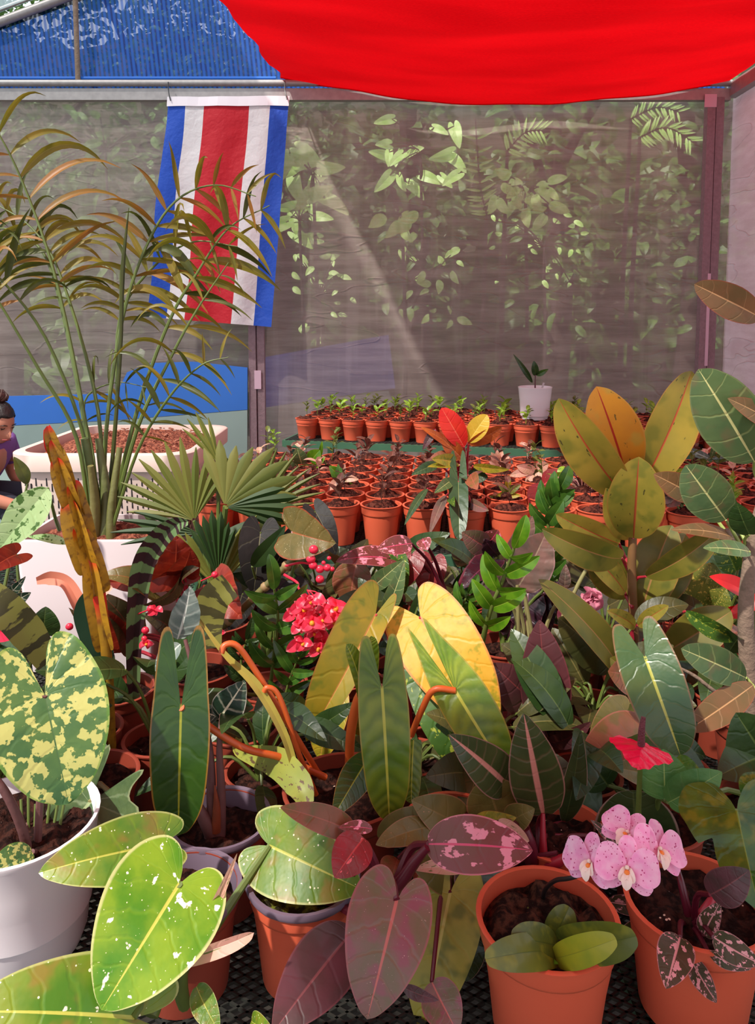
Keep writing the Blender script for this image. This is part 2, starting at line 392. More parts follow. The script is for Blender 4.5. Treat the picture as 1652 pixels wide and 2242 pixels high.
# red canopy
m = NT('red woven canopy'); tc = m.n('TexCoord').outputs['Object']
wv = m.n('TexWave', {'Vector': tc, 'Scale': 60.0, 'Distortion': 2.0, 'Detail': 2.0}, bands_direction='Y').outputs[1]
nz = m.noise(m.n('Mapping', {0: tc, 3: (1, 3, 1)}).outputs[0], 60, 4)
cc = m.mix(m.smooth(m.math('ADD', m.math('MULTIPLY', nz, .6), m.math('MULTIPLY', wv, .4)), .35, .65), col((250, 14, 24)), col((196, 2, 14)))
M_['redcloth'] = m.finish(cc, .85, m.bump(m.math('ADD', wv, nz), .25, .01), trans=.36, tcol=m.mix(m.smooth(m.noise(m.n('Mapping', {0: tc, 3: (.5, 2.2, 1)}).outputs[0], 1.3, 3), .35, .65), col((240, 8, 18)), col((208, 4, 12))), spec=.1)
b = MB(); NX = 60; NY = 60; g = []
yend = .6
for j in range(NY+1):
    t = j/NY; Y = WY-.06-(WY-.06-yend)*t; row = []
    u_ = min(1, max(0, (3.75-Y)/.9)); xl = -.645-.14*(WY-.06-max(Y, 3.75))+.42*u_*u_*(3-2*u_)+.012*sin(t*60)+.02*noise.noise(V((t*30, 0, 0)))
    xr = XR-.02
    for i in range(NX+1):
        s = i/NX; x = xl+(xr-xl)*s
        sag = sin(pi*min(1, s*1.0))**.9
        z = ZB+.075+.02*(1-s) - sag*(.165*(1-t)+.12*t) + .10*t*(1-s) + .012*sin(s*9+t*7)*t + .03*min(1, t*4)*noise.noise(V((s*2.2+t*2, t*14-s*3, 1))) + .01*noise.noise(V((s*9, t*26, 4)))
        if t < .06: z += .004*sin(s*12)*(.06-t)/.06
        row.append(b.av((x, Y, z)))
    g.append(row)
for j in range(NY):
    for i in range(NX): b.face([g[j][i], g[j][i+1], g[j+1][i+1], g[j+1][i]])
canopy = tag(b.build('shade_cloth', M_['redcloth'], loc=(.8, 4, ZB)), 'bright red woven shade cloth sagging below the roof beam', 'shade cloth')
b = MB(); hp = [g[0][i] for i in range(NX+1)]
b.tube([V(canopy.data.vertices[k].co)+canopy.location for k in hp], .006, 6, sm=1)
b.build('hem', M_['redcloth'], canopy)

# second red cloth, unseen, added overhead so the gap lets through a sun strip
b = MB(); g = []
for j in range(21):
    Y = .05-2.6*j/20; xl = -.645-.14*(WY-.06-Y); g.append([b.av((xl+(XR-xl)*i/20, Y, ZB+.08-.13*sin(pi*i/20)+.01*sin(i*.9+j))) for i in range(21)])
for j in range(20):
    for i in range(20): b.face([g[j][i], g[j][i+1], g[j+1][i+1], g[j+1][i]])
st(b.build('overhead_cloth', M_['redcloth']))
# ------------------------------------------------------------------ flag
fl = empty('flag', P(500, 450, WY-.12))
FY = WY-.13
tl = P(366, 216, FY); tr = P(632, 214, FY); bl = P(322, 694, FY-.05); br = P(594, 716, FY-.05)
def flagpt(u, v, off=0):
    p = tl.lerp(tr, u).lerp(bl.lerp(br, u), v)
    edge = (.010*sin(v*9+.5))*(1-u)
    return p+V((edge, -(.018*sin(u*17+v*2.5)*(.35+.65*v)+.012*noise.noise(V((u*5, v*7, 2))))-off, .0))
m = NT('printed flag cloth'); uv = m.n('UVMap', uv_map='UVMap').outputs[0]
ux = m.n('SeparateXYZ', {0: uv}).outputs[0]
cr = m.n('ValToRGB', {0: ux}); r_ = cr.color_ramp; r_.interpolation = 'CONSTANT'
BL = col((30, 82, 196)); WH = col((236, 230, 232)); RD = col((206, 18, 40))
r_.elements[0].position = 0; r_.elements[0].color = BL; r_.elements[1].position = .145; r_.elements[1].color = WH
for p_, c_ in ((.30, RD), (.675, WH), (.85, BL)): e = r_.elements.new(p_); e.color = c_
wr = m.noise(m.n('Mapping', {0: uv, 3: (3, 5, 1)}).outputs[0], 2.5, 6, .6)
wr2 = m.math('ABSOLUTE', m.math('SUBTRACT', m.noise(m.n('Mapping', {0: uv, 3: (5, 9, 1)}).outputs[0], 1.1, 3, .6), .5))
flagm = m.finish(cr.outputs[0], .62, m.bump(m.math('ADD', wr, m.math('MULTIPLY', m.smooth(wr2, 0, .10), .10)), .5, .02), trans=.3)
b = MB(); n1, n2 = 40, 50; g = [[None]*(n2+1) for _ in range(n1+1)]
for i in range(n1+1):
    for j in range(n2+1): g[i][j] = b.av(flagpt(i/n1, .03+.97*j/n2))
for i in range(n1):
    for j in range(n2):
        b.face([g[i][j], g[i][j+1], g[i+1][j+1], g[i+1][j]], [(i/n1, j/n2), (i/n1, (j+1)/n2), ((i+1)/n1, (j+1)/n2), ((i+1)/n1, j/n2)])
b.build('cloth', flagm, fl)
b = MB()
for i in range(12):
    u0, u1 = i/12, (i+1)/12
    q = [b.av(flagpt(u, v, o)) for u, v, o in ((u0-.005*(i == 0), -.008, .004), (u0-.005*(i == 0), .036, .012), (u1+.005*(i == 11), .036, .012), (u1+.005*(i == 11), -.008, .004))]
    b.face(q)
b.build('header_sleeve', simple('white sleeve webbing', (226, 216, 222), .7, .04), fl)
for xx, yy in ((373, 216), (628, 214)):
    b = MB(); b.tube([P(xx, yy+4, FY-.02), P(xx-4, yy-14, FY), P(xx-5, yy-36, WY-.08)], .004, 6)
    b.build('tie', M_['black'], fl)
tag(fl, 'hanging flag with vertical blue, white and red stripes tied to the beam', 'flag')

# ------------------------------------------------------------------ outside, behind the netting
def foliage(mb, c, rx, ry, rz, n, size, ol='ovate', seed=0, droop=.4, N=6):
    rr = random.Random(seed)
    for _ in range(n):
        d = V((rr.gauss(0, 1), rr.gauss(0, 1), rr.gauss(0, 1))); d.normalize(); d *= rr.random()**.4
        p = V(c)+V((d.x*rx, d.y*ry, d.z*rz)); s_ = size*rr.uniform(.6, 1.3)
        a = V((rr.gauss(0, 1), rr.gauss(0, .6)-.2, -droop+rr.gauss(0, .5))).normalized()
        add_leaf(mb, p, p+a*s_, s_*.5, ol, rr.uniform(-1.2, 1.2), .2, .15, N=N, M=1)
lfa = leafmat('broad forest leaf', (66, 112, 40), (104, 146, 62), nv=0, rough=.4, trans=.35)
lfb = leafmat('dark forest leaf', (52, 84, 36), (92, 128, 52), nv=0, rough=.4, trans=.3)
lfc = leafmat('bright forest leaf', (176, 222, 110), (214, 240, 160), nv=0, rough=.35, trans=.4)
trunkm = simple('forest bark', (58, 44, 34), .9, .3, 6, bump=.5)
spots = [(-4.2, 8.6, 4.6, 'far left'), (-2.6, 9.2, 4.9, 'behind the gable pole'), (-1.2, 8.8, 4.5, 'behind the flag'), (.4, 9.2, 3.4, 'just right of the flag'), (2.0, 8.8, 3.2, 'centre right'), (3.6, 9.0, 3.2, 'far right')]
for k, (x, y, z, wh) in enumerate(spots):
    r = empty('forest_tree', (x, y, 0)); b = MB()
    b.tube([(x, y, 0), (x+.1, y, 2.2), (x-.05, y+.1, 4.2), (x+.2, y, 5.6)], [.17, .13, .1, .05], 10)
    for q in range(4): a_ = q*1.7+k; b.tube([(x, y, 2.6+q*.5), (x+.5*cos(a_), y+.4*sin(a_), 3.4+q*.5), (x+1.1*cos(a_), y+.8*sin(a_), 4+q*.5)], [.06, .03], 6)
    b.build('trunk', trunkm, r)
    b = MB(); foliage(b, (x, y, z), 1.1 if k < 3 else .74, .75, 2.2, 2300 if k < 3 else 420, .11 if k < 3 else .2, seed=k, N=5); b.build('crown', lfb if k != 1 else lfa, r)
    tag(r, 'tall leafy forest tree dimly seen through netting, ' + wh, 'tree', 'forest trees behind the netting')
# rising ground behind the trees
b = MB(); g = [[b.av((-9+18*i/30, 10.4+q*.9, max(-.03, (q*1.25-.4)+.35*noise.noise(V((i*.3, q*.5, 5)))))) for i in range(31)] for q in range(7)]
for q in range(6):
    for i in range(30): b.face([g[q][i], g[q][i+1], g[q+1][i+1], g[q+1][i]])
st(b.build('hillside', simple('shaded leaf litter', (58, 56, 34), .95, .3, 3, bump=.8, bsc=10)))
# dense back thicket
b = MB(); foliage(b, (-1, 11.0, 2.0), 7, .7, 2.4, 2600, .45, seed=40)
tag(b.build('thicket', lfb, loc=(-1, 11.5, 0)), 'dark continuous thicket of leaves closing the view behind the trees', 'thicket', kind='stuff')
# nearer bright sprays just outside the netting
def bush(name, label, cx_, cy_, Y, n, size, mt, ol, spread, seed, npx=None, z0=0):
    c = P(cx_, cy_, Y); r = empty(name, (c.x, c.y, 0)); rr = random.Random(seed)
    b = MB(); lb = MB()
    hub = V((c.x, c.y, c.z))
    b.tube([(c.x, Y, 0), (c.x+.03, Y, c.z*.5), hub], [.02, .012], 6)
    for q in range(n):
        e = hub+V((rr.uniform(-1, 1)*px(spread[0], Y), rr.uniform(-.25, .25), rr.uniform(-1, 1)*px(spread[1], Y)))
        b.tube([hub, hub.lerp(e, .5)+V((0, 0, .04)), e], .005, 5)
        a = V((rr.uniform(-1, 1), -.3, rr.uniform(-1, .15))).normalized(); s_ = px(size, Y)*rr.uniform(.7, 1.2)
        add_leaf(lb, e, e+a*s_, s_*(.75 if ol == 'lobed' else .5), ol, rr.uniform(-.5, .5), .15, .1, N=14, M=2)
    b.build('stem', trunkm, r); lb.build('foliage', mt, r); tag(r, label, 'bush')
bush('lobed_leaf_bush', 'pale green lobed leaves behind the netting beside the flag, upper spray', 685, 385, 5.9, 14, 62, lfc, 'heart', (50, 60), 1)
bush('lobed_leaf_bush', 'pale green lobed leaves behind the netting beside the flag, lower spray', 655, 480, 6.5, 10, 50, lfc, 'heart', (40, 40), 2)
bush('glossy_bush', 'glossy bright leaves behind the netting right of centre', 1150, 430, 5.95, 26, 42, lfc, 'ovate', (65, 40), 3)
bush('glossy_bush', 'sparse sunlit twigs low behind the netting at centre', 940, 620, 6.5, 24, 30, lfc, 'lance', (75, 85), 4)
bush('glossy_bush', 'scattered small bright leaves behind the netting below the flag edge', 700, 650, 7.1, 26, 24, lfc, 'lance', (70, 90), 5)
bush('glossy_bush', 'small sunlit leaves behind the netting at mid height right', 1190, 540, 7.1, 26, 20, lfc, 'ovate', (120, 80), 6)
bush('glossy_bush', 'faint green leaves behind the netting left of the flag', 230, 330, 6.3, 40, 34, lfa, 'ovate', (150, 90), 7)
bush('glossy_bush', 'broad pale leaves high behind the netting left of centre', 920, 330, 7.1, 18, 48, lfc, 'heart', (80, 60), 8)
bush('glossy_bush', 'narrow yellow green sprig behind the netting above centre', 880, 480, 5.9, 8, 46, lfc, 'lance', (40, 25), 9)
def outfrond(label, pts, Y, n, ln):
    r = empty('forest_palm', V((P(pts[0][0], pts[0][1], Y).x, Y, 0))); b = MB()
    pp_ = catmull([P(x, y, Y) for x, y in pts], 10); b.tube(pp_, .006, 5, sm=1); b.build('rachis', trunkm, r)
    lb = MB()
    for q in range(n):
        i_ = int(q/n*(len(pp_)-2)); p = pp_[i_]; t = (pp_[i_+1]-p).normalized(); sp = V((-t.z, 0, t.x))
        for sg in (1, -1):
            a = (sp*sg*.8+t*.6+V((0, -.1, -.35))).normalized(); add_leaf(lb, p, p+a*px(ln, Y), px(ln, Y)*.17, 'lance', 0, .2, .1, N=6, M=1)
    lb.build('leaflets', lfc, r)
    q0 = P(pts[0][0], pts[0][1], Y); b = MB(); b.tube([(q0.x, Y+.04, 0), (q0.x-.02, Y+.03, q0.z*.5), q0], [.03, .012], 6); b.build('trunk', trunkm, r)
    tag(r, label, 'palm')
outfrond('pale palm frond behind the netting under the canopy centre', [(1110, 330), (1150, 290), (1195, 285)], 6.0, 10, 34)
outfrond('pale palm frond behind the netting near the right post', [(1400, 300), (1460, 280), (1530, 320)], 6.0, 13, 34)
outfrond('upright pale frond behind the netting at centre right', [(1065, 470), (1050, 400), (1040, 260)], 6.1, 11, 36)
outfrond('faint palm frond in the top right corner behind the netting', [(1380, 260), (1440, 235), (1500, 250)], 6.1, 12, 28)
# tarpaulins and pond liner outside
def sheet(name, label, pts, m, cat):
    b = MB(); n = len(pts); c = [V(p) for p in pts]; i = [b.av(p) for p in c]; j = [b.av(p+V((0, .02, 0))) for p in c]
    b.face(i); b.face(j[::-1])
    for k in range(n): b.face([i[k], i[(k+1) % n], j[(k+1) % n], j[k]])
    return tag(b.build(name, m, loc=c[0], smooth=False), label, cat)
bt = simple('blue tarpaulin', (70, 140, 236), .5, .08, 3, bump=.2, bsc=3, trans=.3)
bt2 = simple('faded blue tarpaulin', (104, 124, 214), .5, .1, 3, trans=.3)
gt = simple('pale groundsheet', (150, 172, 166), .6, .12, 3)
T1 = 5.75; T0 = 5.22
sheet('tarpaulin', 'vivid blue tarpaulin strip low against the netting behind the woman', [P(-240, 880, T0), P(-40, 869, T0), P(255, 862, T0), P(278, 815, T0), P(330, 795, T0), P(420, 792, T0), P(541, 805, T0), P(541, 897, T0), P(250, 920, T0), P(-240, 945, T0)], bt, 'tarpaulin')
sheet('tarpaulin', 'faded blue tarpaulin outside the netting right of the left post', [P(575, 783, T1+.1), P(850, 733, T1+.1), P(865, 850, T1+.1), P(575, 893, T1+.1)], bt2, 'tarpaulin')
sheet('groundsheet', 'pale grey green sheet outside the netting below the faded blue tarpaulin', [P(560, 896, T1+.02), P(850, 856, T1+.12), P(900, 1000, T1+.1), P(560, 1000, T1)], gt, 'groundsheet')

sheet('groundsheet', 'pale grey green sheet against the netting below the vivid blue strip', [P(-240, 946, T0), P(250, 921, T0), P(541, 898, T0), P(541, 1200, T0), P(-240, 1200, T0)], gt, 'groundsheet')
# ------------------------------------------------------------------ benches
def bench(name, label, corner, ang, wx, dy, z, cell, legs=None, lip=.035, zb=0):
    r = empty(name, (corner[0], corner[1], 0)); T = Matrix.Translation((corner[0], corner[1], 0)) @ Matrix.Rotation(ang, 4, 'Z')
    b = MB(); b.xf = T
    for a_, c_ in (((0, 0), (wx, 0)), ((wx, 0), (wx, dy)), ((wx, dy), (0, dy)), ((0, dy), (0, 0))):
        b.beam((a_[0], a_[1], z-.02), (c_[0], c_[1], z-.02), .03, .035)
    for q in (.33, .66): b.beam((wx*q, 0, z-.03), (wx*q, dy, z-.03), .03, .02)
    b.build('frame', M_['green'], r, smooth=False)
    b = MB(); b.xf = T; h = .0045; k_ = -dy
    t_ = .0028 if cell < .016 else .0035
    # expanded metal: two families of diagonal strands
    sl = .62
    x = -dy/sl
    while x < wx:
        for sg in (1, -1):
            x0, y0 = (x, 0) if sg > 0 else (x+dy/sl, 0); x1 = x0+sg*dy/sl
            # clip to 0..wx
            pa, pb = [x0, 0.0], [x1, dy]
            def clip(p, q_, lim):
                u = (lim-p[0])/(q_[0]-p[0]); return [lim, p[1]+u*(q_[1]-p[1])]
            if max(pa[0], pb[0]) <= 0 or min(pa[0], pb[0]) >= wx: continue
            if pa[0] < 0: pa = clip(pa, pb, 0)
            if pb[0] < 0: pb = clip(pa, pb, 0)
            if pa[0] > wx: pa = clip(pa, pb, wx)
            if pb[0] > wx: pb = clip(pa, pb, wx)
            b.beam((pa[0], pa[1], z-h/2), (pb[0], pb[1], z-h/2), t_, h)
        x += cell/sl*1.0
    b.build('mesh_top', M_['wire'], r, smooth=False)
    for (lx, ly) in (legs or ((.04, .04), (wx-.04, .04), (.04, dy-.04), (wx-.04, dy-.04))):
        b = MB(); b.xf = T; b.beam((lx, ly, 0), (lx, ly, z-.035), .035, .035, V((0, 1, 0))); b.build('leg', M_['green'], r, smooth=False)
    tag(r, label, 'bench'); return r
RB0 = V((-.505, 4.12)); RBA = math.atan2(-.5, 2.225); RBZ = .848
bench('slatted_bench', 'green framed mesh bench against the back netting carrying the smallest seedling pots', RB0, RBA, 2.3, .80, RBZ, .022)
FB0 = V((-.60, 2.32)); FBA = math.atan2(-.10, 1.0); FBZ = .80
bench('slatted_bench', 'green framed mesh bench in the middle covered with larger seedling pots', FB0, FBA, 2.35, 1.14, FBZ, .02)
BZ = .58
bench('slatted_bench', 'low mesh bench in the foreground crowded with potted foliage plants', V((-1.35, .55)), 0, 2.6, 1.66, BZ, .0165)
bench('slatted_bench', 'low bench at the left under the perforated white bin', V((-1.75, 2.32)), 0, 1.1, 1.15, .56, .03)
# ------------------------------------------------------------------ seedling pots
def potprof(D, H, band=.24, tk=.0035, taper=.74):
    r = D/2; rb = r*taper; zb = H*(1-band); rm = rb+(r*.93-rb)*(1-band)/(1)
    return [(0, .004), (rb*.96, .004), (rb, 0), (rb+.0005, .002), (r*.915, zb-.002), (r*.96, zb), (r*.975, zb+.004), (r*.99, H-.006), (r+.0025, H-.004), (r+.003, H-.001), (r, H), (r-tk, H-.001), (r-tk-.001, zb), (rb-.002, .006), (0, .006)]
def soilmesh(mb, c, r, z, bumpy=.008, seed=0, mound=.0, seg=20, rg=7):
    c = V(c); rows = []
    for i in range(rg+1):
        rr = r*i/rg; rows.append([mb.av(c+V((rr*cos(2*pi*j/seg), rr*sin(2*pi*j/seg), z+mound*(1-(i/rg)**2)+(bumpy*noise.noise(V((rr*cos(2*pi*j/seg)*45, rr*sin(2*pi*j/seg)*45, seed*7.3)))*(1 if i < rg else .2))))) for j in range(seg if i else 1)])
    for a, b_ in zip(rows, rows[1:]):
        for j in range(seg):
            q = [a[j % len(a)], a[(j+1) % len(a)], b_[(j+1) % seg], b_[j]]
            q = [x for n_, x in enumerate(q) if x not in q[:n_]]; mb.face(q[::-1])
lsg = leafmat('seedling green leaf', (96, 140, 40), (150, 184, 60), mid=(190, 206, 110), nv=0, trans=.35)
lsd = leafmat('seedling olive leaf', (74, 96, 40), (116, 120, 56), mid=(150, 150, 90), nv=0, trans=.3)
lsp = leafmat('seedling dusky purple leaf', (84, 48, 46), (108, 74, 58), mid=(140, 90, 80), nv=0, trans=.25)
lsk = leafmat('seedling pink cream leaf', (206, 168, 140), (176, 170, 116), mid=(220, 190, 160), nv=0, trans=.35, splash=(226, 160, 160), sth=.5)
def sprout(mb, kind, rr, sc=1.0):
    n = {'a': 6, 'b': 5, 'c': 8}.get(kind, 6); H = rr.uniform(.035, .06)*sc
    if kind == 'c': H *= 1.5
    top = V((rr.uniform(-.01, .01), rr.uniform(-.01, .01), H)); mb.tube([(0, 0, -.01), top*.5, top], .0014, 4, sm=2)
    for q in range(n):
        h = H*(.35+.65*q/max(1, n-1)); p = top*(h/H); a_ = q*2.4+rr.uniform(-.4, .4)
        ln = rr.uniform(.024, .036)*sc*(1.2 if kind == 'b' else 1)
        d = V((cos(a_), sin(a_), rr.uniform(.1, .9))).normalized()
        add_leaf(mb, p+d*.004, p+d*ln, ln*(.5 if kind != 'b' else .42), 'ovate', rr.uniform(-.4, .4), .25, .1, N=8, M=2, nrm=V((0, 0, 1)))
def proto_pots(D, H, soilz, nsoil, specs, seed):
    rr = random.Random(seed); pots = []
    mb = MB(); mb.lathe((0, 0, 0), potprof(D, H), 28); pm = mb.build('pot', M_['terra']).data
    soils = []
    for q in range(nsoil):
        mb = MB(); soilmesh(mb, (0, 0, 0), D/2-.006, soilz, .022, q+seed, .018, 18, 7); soils.append(mb.build('soil', M_['coirseed']).data)
    sp = {}
    for key, mt, cnt, sc in specs:
        sp[key] = []
        for q in range(cnt):
            mb = MB(); sprout(mb, key[0], rr, sc)
            for k in range(len(mb.v)): mb.v[k] = (mb.v[k][0], mb.v[k][1], mb.v[k][2]+soilz+.016)
            sp[key].append(mb.build('seedling', mt).data)
    for o in [o for o in bpy.data.objects if o.type == 'MESH' and o.parent is None and o.name.split('.')[0] in ('pot', 'soil', 'seedling')]:
        bpy.data.objects.remove(o)
    return pm, soils, sp
ORDN = ['first', 'second', 'third', 'fourth', 'fifth', 'sixth', 'seventh', 'eighth', 'ninth', 'tenth', 'eleventh', 'twelfth', 'thirteenth', 'fourteenth', 'fifteenth', 'sixteenth', 'seventeenth', 'eighteenth']
def mkpot(loc, pm, so, se, label, group, rz, name='seedling_pot'):
    r = empty(name, loc); r.rotation_euler = (0, 0, rz)
    for nm, me in (('pot', pm), ('soil', so), ('seedling', se)):
        if me is None: continue
        o = bpy.data.objects.new(nm, me); C.objects.link(o); o.parent = r; ORG[o.name] = V((0, 0, 0))
    tag(r, label, 'plant pot', group); return r
rp = random.Random(5)
pmA, soA, spA = proto_pots(.124, .112, .101, 4, [('a', lsg, 5, 1.35), ('b', lsg, 4, 1.4), ('c', lsd, 3, 1.15)], 1)
ca, sa = cos(RBA), sin(RBA)
ROWN = ['front', 'second', 'third', 'fourth', 'back']
for j in range(5):
    for i in range(17):
        x = .10+i*.1315+(j % 2)*.015; y = .085+j*.140
        w_ = RB0.to_3d()+V((ca*x-sa*y, sa*x+ca*y, 0)); w_.z = RBZ+.001
        key = rp.choice(['a', 'a', 'b', 'b', 'c'])
        mkpot(w_, pmA, rp.choice(soA), rp.choice(spA[key]), 'terracotta pot of bright green seedlings on the far bench, %s row, %s from left' % (ROWN[j], ORDN[i]), 'seedling pots on the far bench', rp.uniform(0, 6.28))
pmB, soB, spB = proto_pots(.126, .126, .113, 4, [('a', lsp, 4, 1.3), ('b', lsp, 4, 1.5), ('c', lsd, 3, 1.3), ('ak', lsk, 3, 1.5), ('cg', lsg, 3, 1.3)], 3)
cb, sb_ = cos(FBA), sin(FBA); GRID = {}
ROWF = ['front', 'second', 'third', 'fourth', 'fifth', 'sixth', 'back']
SKIP = {(0, 4), (0, 7), (0, 9), (0, 10), (1, 10), (0, 2)}
for j in range(7):
    for i in range(17):
        x = .075+i*.1325; y = .09+j*.1365
        w_ = FB0.to_3d()+V((cb*x-sb_*y, sb_*x+cb*y, 0)); w_.z = FBZ+.001
        key = rp.choice(['a', 'b', 'a', 'b'] if 3 <= i <= 7 else ['c', 'ak', 'a', 'cg', 'b'])
        se = rp.choice(spB[key])
        lab = 'terracotta seedling pot on the middle bench, %s row, %s from left' % (ROWF[j], ORDN[i])
        GRID[(i, j)] = mkpot(w_, pmB, rp.choice(soB), se, lab, 'seedling pots on the middle bench', rp.uniform(0, 6.28) if True else 0)
# ------------------------------------------------------------------ big containers at the left
def rbox(mb, x0, x1, y0, y1, z, rad, inset=0, n=6):
    pts = []
    for cx_, cy_, a0 in ((x1-rad, y1-rad, 0), (x0+rad, y1-rad, 90), (x0+rad, y0+rad, 180), (x1-rad, y0+rad, 270)):
        for k in range(n+1):
            a = R(a0+90*k/n); pts.append(mb.av((cx_+(rad-inset)*cos(a), cy_+(rad-inset)*sin(a), z)))
    return pts
def loft(mb, rings, cap0=True, cap1=False):
    for a, b_ in zip(rings, rings[1:]):
        n = len(a)
        for j in range(n): mb.face([a[j], a[(j+1) % n], b_[(j+1) % n], b_[j]])
    if cap0: mb.face(rings[0][::-1])
    if cap1: mb.face(rings[-1])
def mound(mb, x0, x1, y0, y1, z, h, amp, seed, n=34):
    g = []
    for i in range(n+1):
        row = []
        for j in range(n+1):
            u, v = i/n, j/n; x = x0+(x1-x0)*u; y = y0+(y1-y0)*v
            e = (sin(pi*u)*sin(pi*v))**.45
            row.append(mb.av((x, y, z+h*e+amp*e*(noise.noise(V((x*38, y*38, seed)))+.6*noise.noise(V((x*90, y*90, seed))))+.5*amp*e*noise.noise(V((x*12, y*12, seed))))))
        g.append(row)
    for i in range(n):
        for j in range(n): mb.face([g[i][j], g[i+1][j], g[i+1][j+1], g[i][j+1]])
bx0, bx1, by0, by1, bz1 = -1.29, -.655, 2.62, 3.36, 1.035
binr = empty('perforated_bin', ((bx0+bx1)/2, (by0+by1)/2, .56))
b = MB(); ti = .035
loft(b, [rbox(b, bx0+ti, bx1-ti, by0+ti, by1-ti, .563, .07), rbox(b, bx0+.01, bx1-.01, by0+.01, by1-.01, bz1-.07, .09), rbox(b, bx0+.01, bx1-.01, by0+.01, by1-.01, bz1-.01, .09)])
b.build('body', M_['bin'], binr)
b = MB(); loft(b, [rbox(b, bx0+.008, bx1-.008, by0+.008, by1-.008, bz1-.062, .1), rbox(b, bx0-.006, bx1+.006, by0-.006, by1+.006, bz1-.062, .1), rbox(b, bx0-.008, bx1+.008, by0-.008, by1+.008, bz1-.004, .1), rbox(b, bx0-.004, bx1+.004, by0-.004, by1+.004, bz1, .1), rbox(b, bx0+.022, bx1-.022, by0+.022, by1-.022, bz1, .1), rbox(b, bx0+.026, bx1-.026, by0+.026, by1-.026, bz1-.07, .1)], False)
b.build('rim', M_['bin'], binr)
for side in range(2):
    sl = MB()
    for c_ in range(30):
        for r_ in range(9):
            u = .06+c_*.0185; z = bz1-.1-r_*.04-(.02 if c_ % 2 else 0)
            if side == 0 and u > bx1-bx0-.06: continue
            if z < .62: continue
            t_ = (z-.563)/(bz1-.07-.563); ins = ti*(1-t_)+.01*t_
            if side == 0: x = bx0+u; y = by0+ins; sl.box(x-.0022, x+.0022, y-.0008, y+.006, z-.015, z+.013)
            else: y = by0+u; x = bx1-ins; sl.box(x-.006, x+.0008, y-.0022, y+.0022, z-.015, z+.013)
    sl.build('vent_slots', M_['black'], binr, smooth=False)
b = MB(); mound(b, bx0+.03, bx1-.03, by0+.03, by1-.03, bz1-.05, .062, .018, 4, 60); b.build('coir', M_['coir'], binr)
b = MB(); rr = random.Random(8)
for q in range(90):
    x = rr.uniform(bx0+.09, bx1-.09); y = rr.uniform(by0+.08, by1-.08); a = rr.uniform(0, 6.3); l_ = rr.uniform(.008, .02)
    e = (sin(pi*(x-bx0)/(bx1-bx0))*sin(pi*(y-by0)/(by1-by0)))**.45; z = bz1-.05+.062*e+.008
    b.beam((x, y, z), (x+l_*cos(a), y+l_*sin(a), z+rr.uniform(-.004, .006)), .007, .003)
tag(b.build('bark_chips', simple('bark chips', (170, 108, 84), .8, .25), binr), kind='stuff')
tag(binr, 'large off white bin with rows of slots, filled with brown coir, beside the palm', 'bin')

# ------------------------------------------------------------------ plants
# pots nudged a few centimetres so that none stand inside each other
NUDGE = {'anthurium with a crimson spathe and plum spadix, right': (0.434, 1.129), 'grey green arrow shaped leaf with pale veins beside the camouflage leaf': (-0.489, 1.251), 'dark banded yellow green strap leaf over a dark pot, centre left': (-0.265, 1.413), 'cane begonia with spotted leaves and coral flower clusters': (-0.398, 1.631), 'nearly black glossy leaves between the zz plant and pink flower': (0.304, 1.775), 'bromeliad with dark banded strap leaves before the white planter': (-0.549, 1.559), 'mottled green leaves with scarlet bracts by the fig trunk': (0.803, 1.702), 'fan palm with pleated fan leaves in front of the perforated bin': (-0.404, 1.838), 'fig tree at the right edge with pale veined leaves': (0.733, 1.405), 'low dark olive foliage plant tucked behind the orange stalks': (-0.207, 1.278), 'low shaded plant between the horned leaf and banded bromeliad': (-0.414, 1.383), 'dark broad leaved plant behind the wine philodendron': (0.446, 1.505), 'low green plant behind the crimson spathe': (0.358, 1.267), 'dark rosette below the fig leaves at the right': (0.734, 1.567), 'dark leafy plant behind the coral flowers': (-0.089, 1.632), 'shaded plant below the wine philodendron leaves': (0.202, 1.316), 'dark plant under the fan palm, left': (-0.491, 1.993), 'olive plant under the middle bench edge at the right': (0.574, 1.857), 'dark olive plant at the far right under the bench': (0.918, 1.809), 'low dark plant behind the olive leaves at centre front': (0.065, 1.322), 'shaded leaves under the bench behind the zz plant': (0.323, 1.96), 'olive leaves under the bench left of the brown pink leaf': (-0.157, 2.018), 'olive leaves under the bench right of the maroon stalks': (0.236, 2.072), 'deep green leaves under the bench behind the velvety leaves': (-0.296, 2.042), 'philodendron with large golden yellow leaves at the centre': (0.048, 1.473), 'narrow two lobed green leaves on long orange stalks, centre left': (-0.054, 1.198), 'long blue green two lobed leaf above the crimson spathe': (0.505, 1.269), 'dark leaves with pink midribs over a tangle of maroon stalks': (0.279, 1.109), 'rounded olive leaves with pinkish edges at the centre front': (0.118, 1.125), 'soft pink ruffled blooms half hidden behind the rubber plant': (0.452, 1.719), 'coppery pink leaves on maroon stalks below the middle bench': (0.167, 1.862), 'wiry red grass tuft glimpsed behind the rubber plant stem': (0.718, 1.828), 'grey plum rippled leaves on tall pale stalks behind the zz plant': (0.336, 1.621), 'tall rubber plant with flecked gold leaves and red midribs': (0.577, 1.608), 'tall yellow bract spike with red tip rising before the white planter': (-0.56, 1.396), 'dark velvety heart leaves with pale veins under the fan palm': (-0.253, 1.737), 'wine dark upright leaves on red stalks at centre right': (0.318, 1.414), 'glossy plant with paired bright green leaflets right of the yellow leaves': (0.194, 1.554), 'mid green pinnate plant just left of the coral begonia flowers': (-0.226, 1.565), 'upright stem of overlapping olive leaflets left of the rubber plant': (0.427, 1.864)}
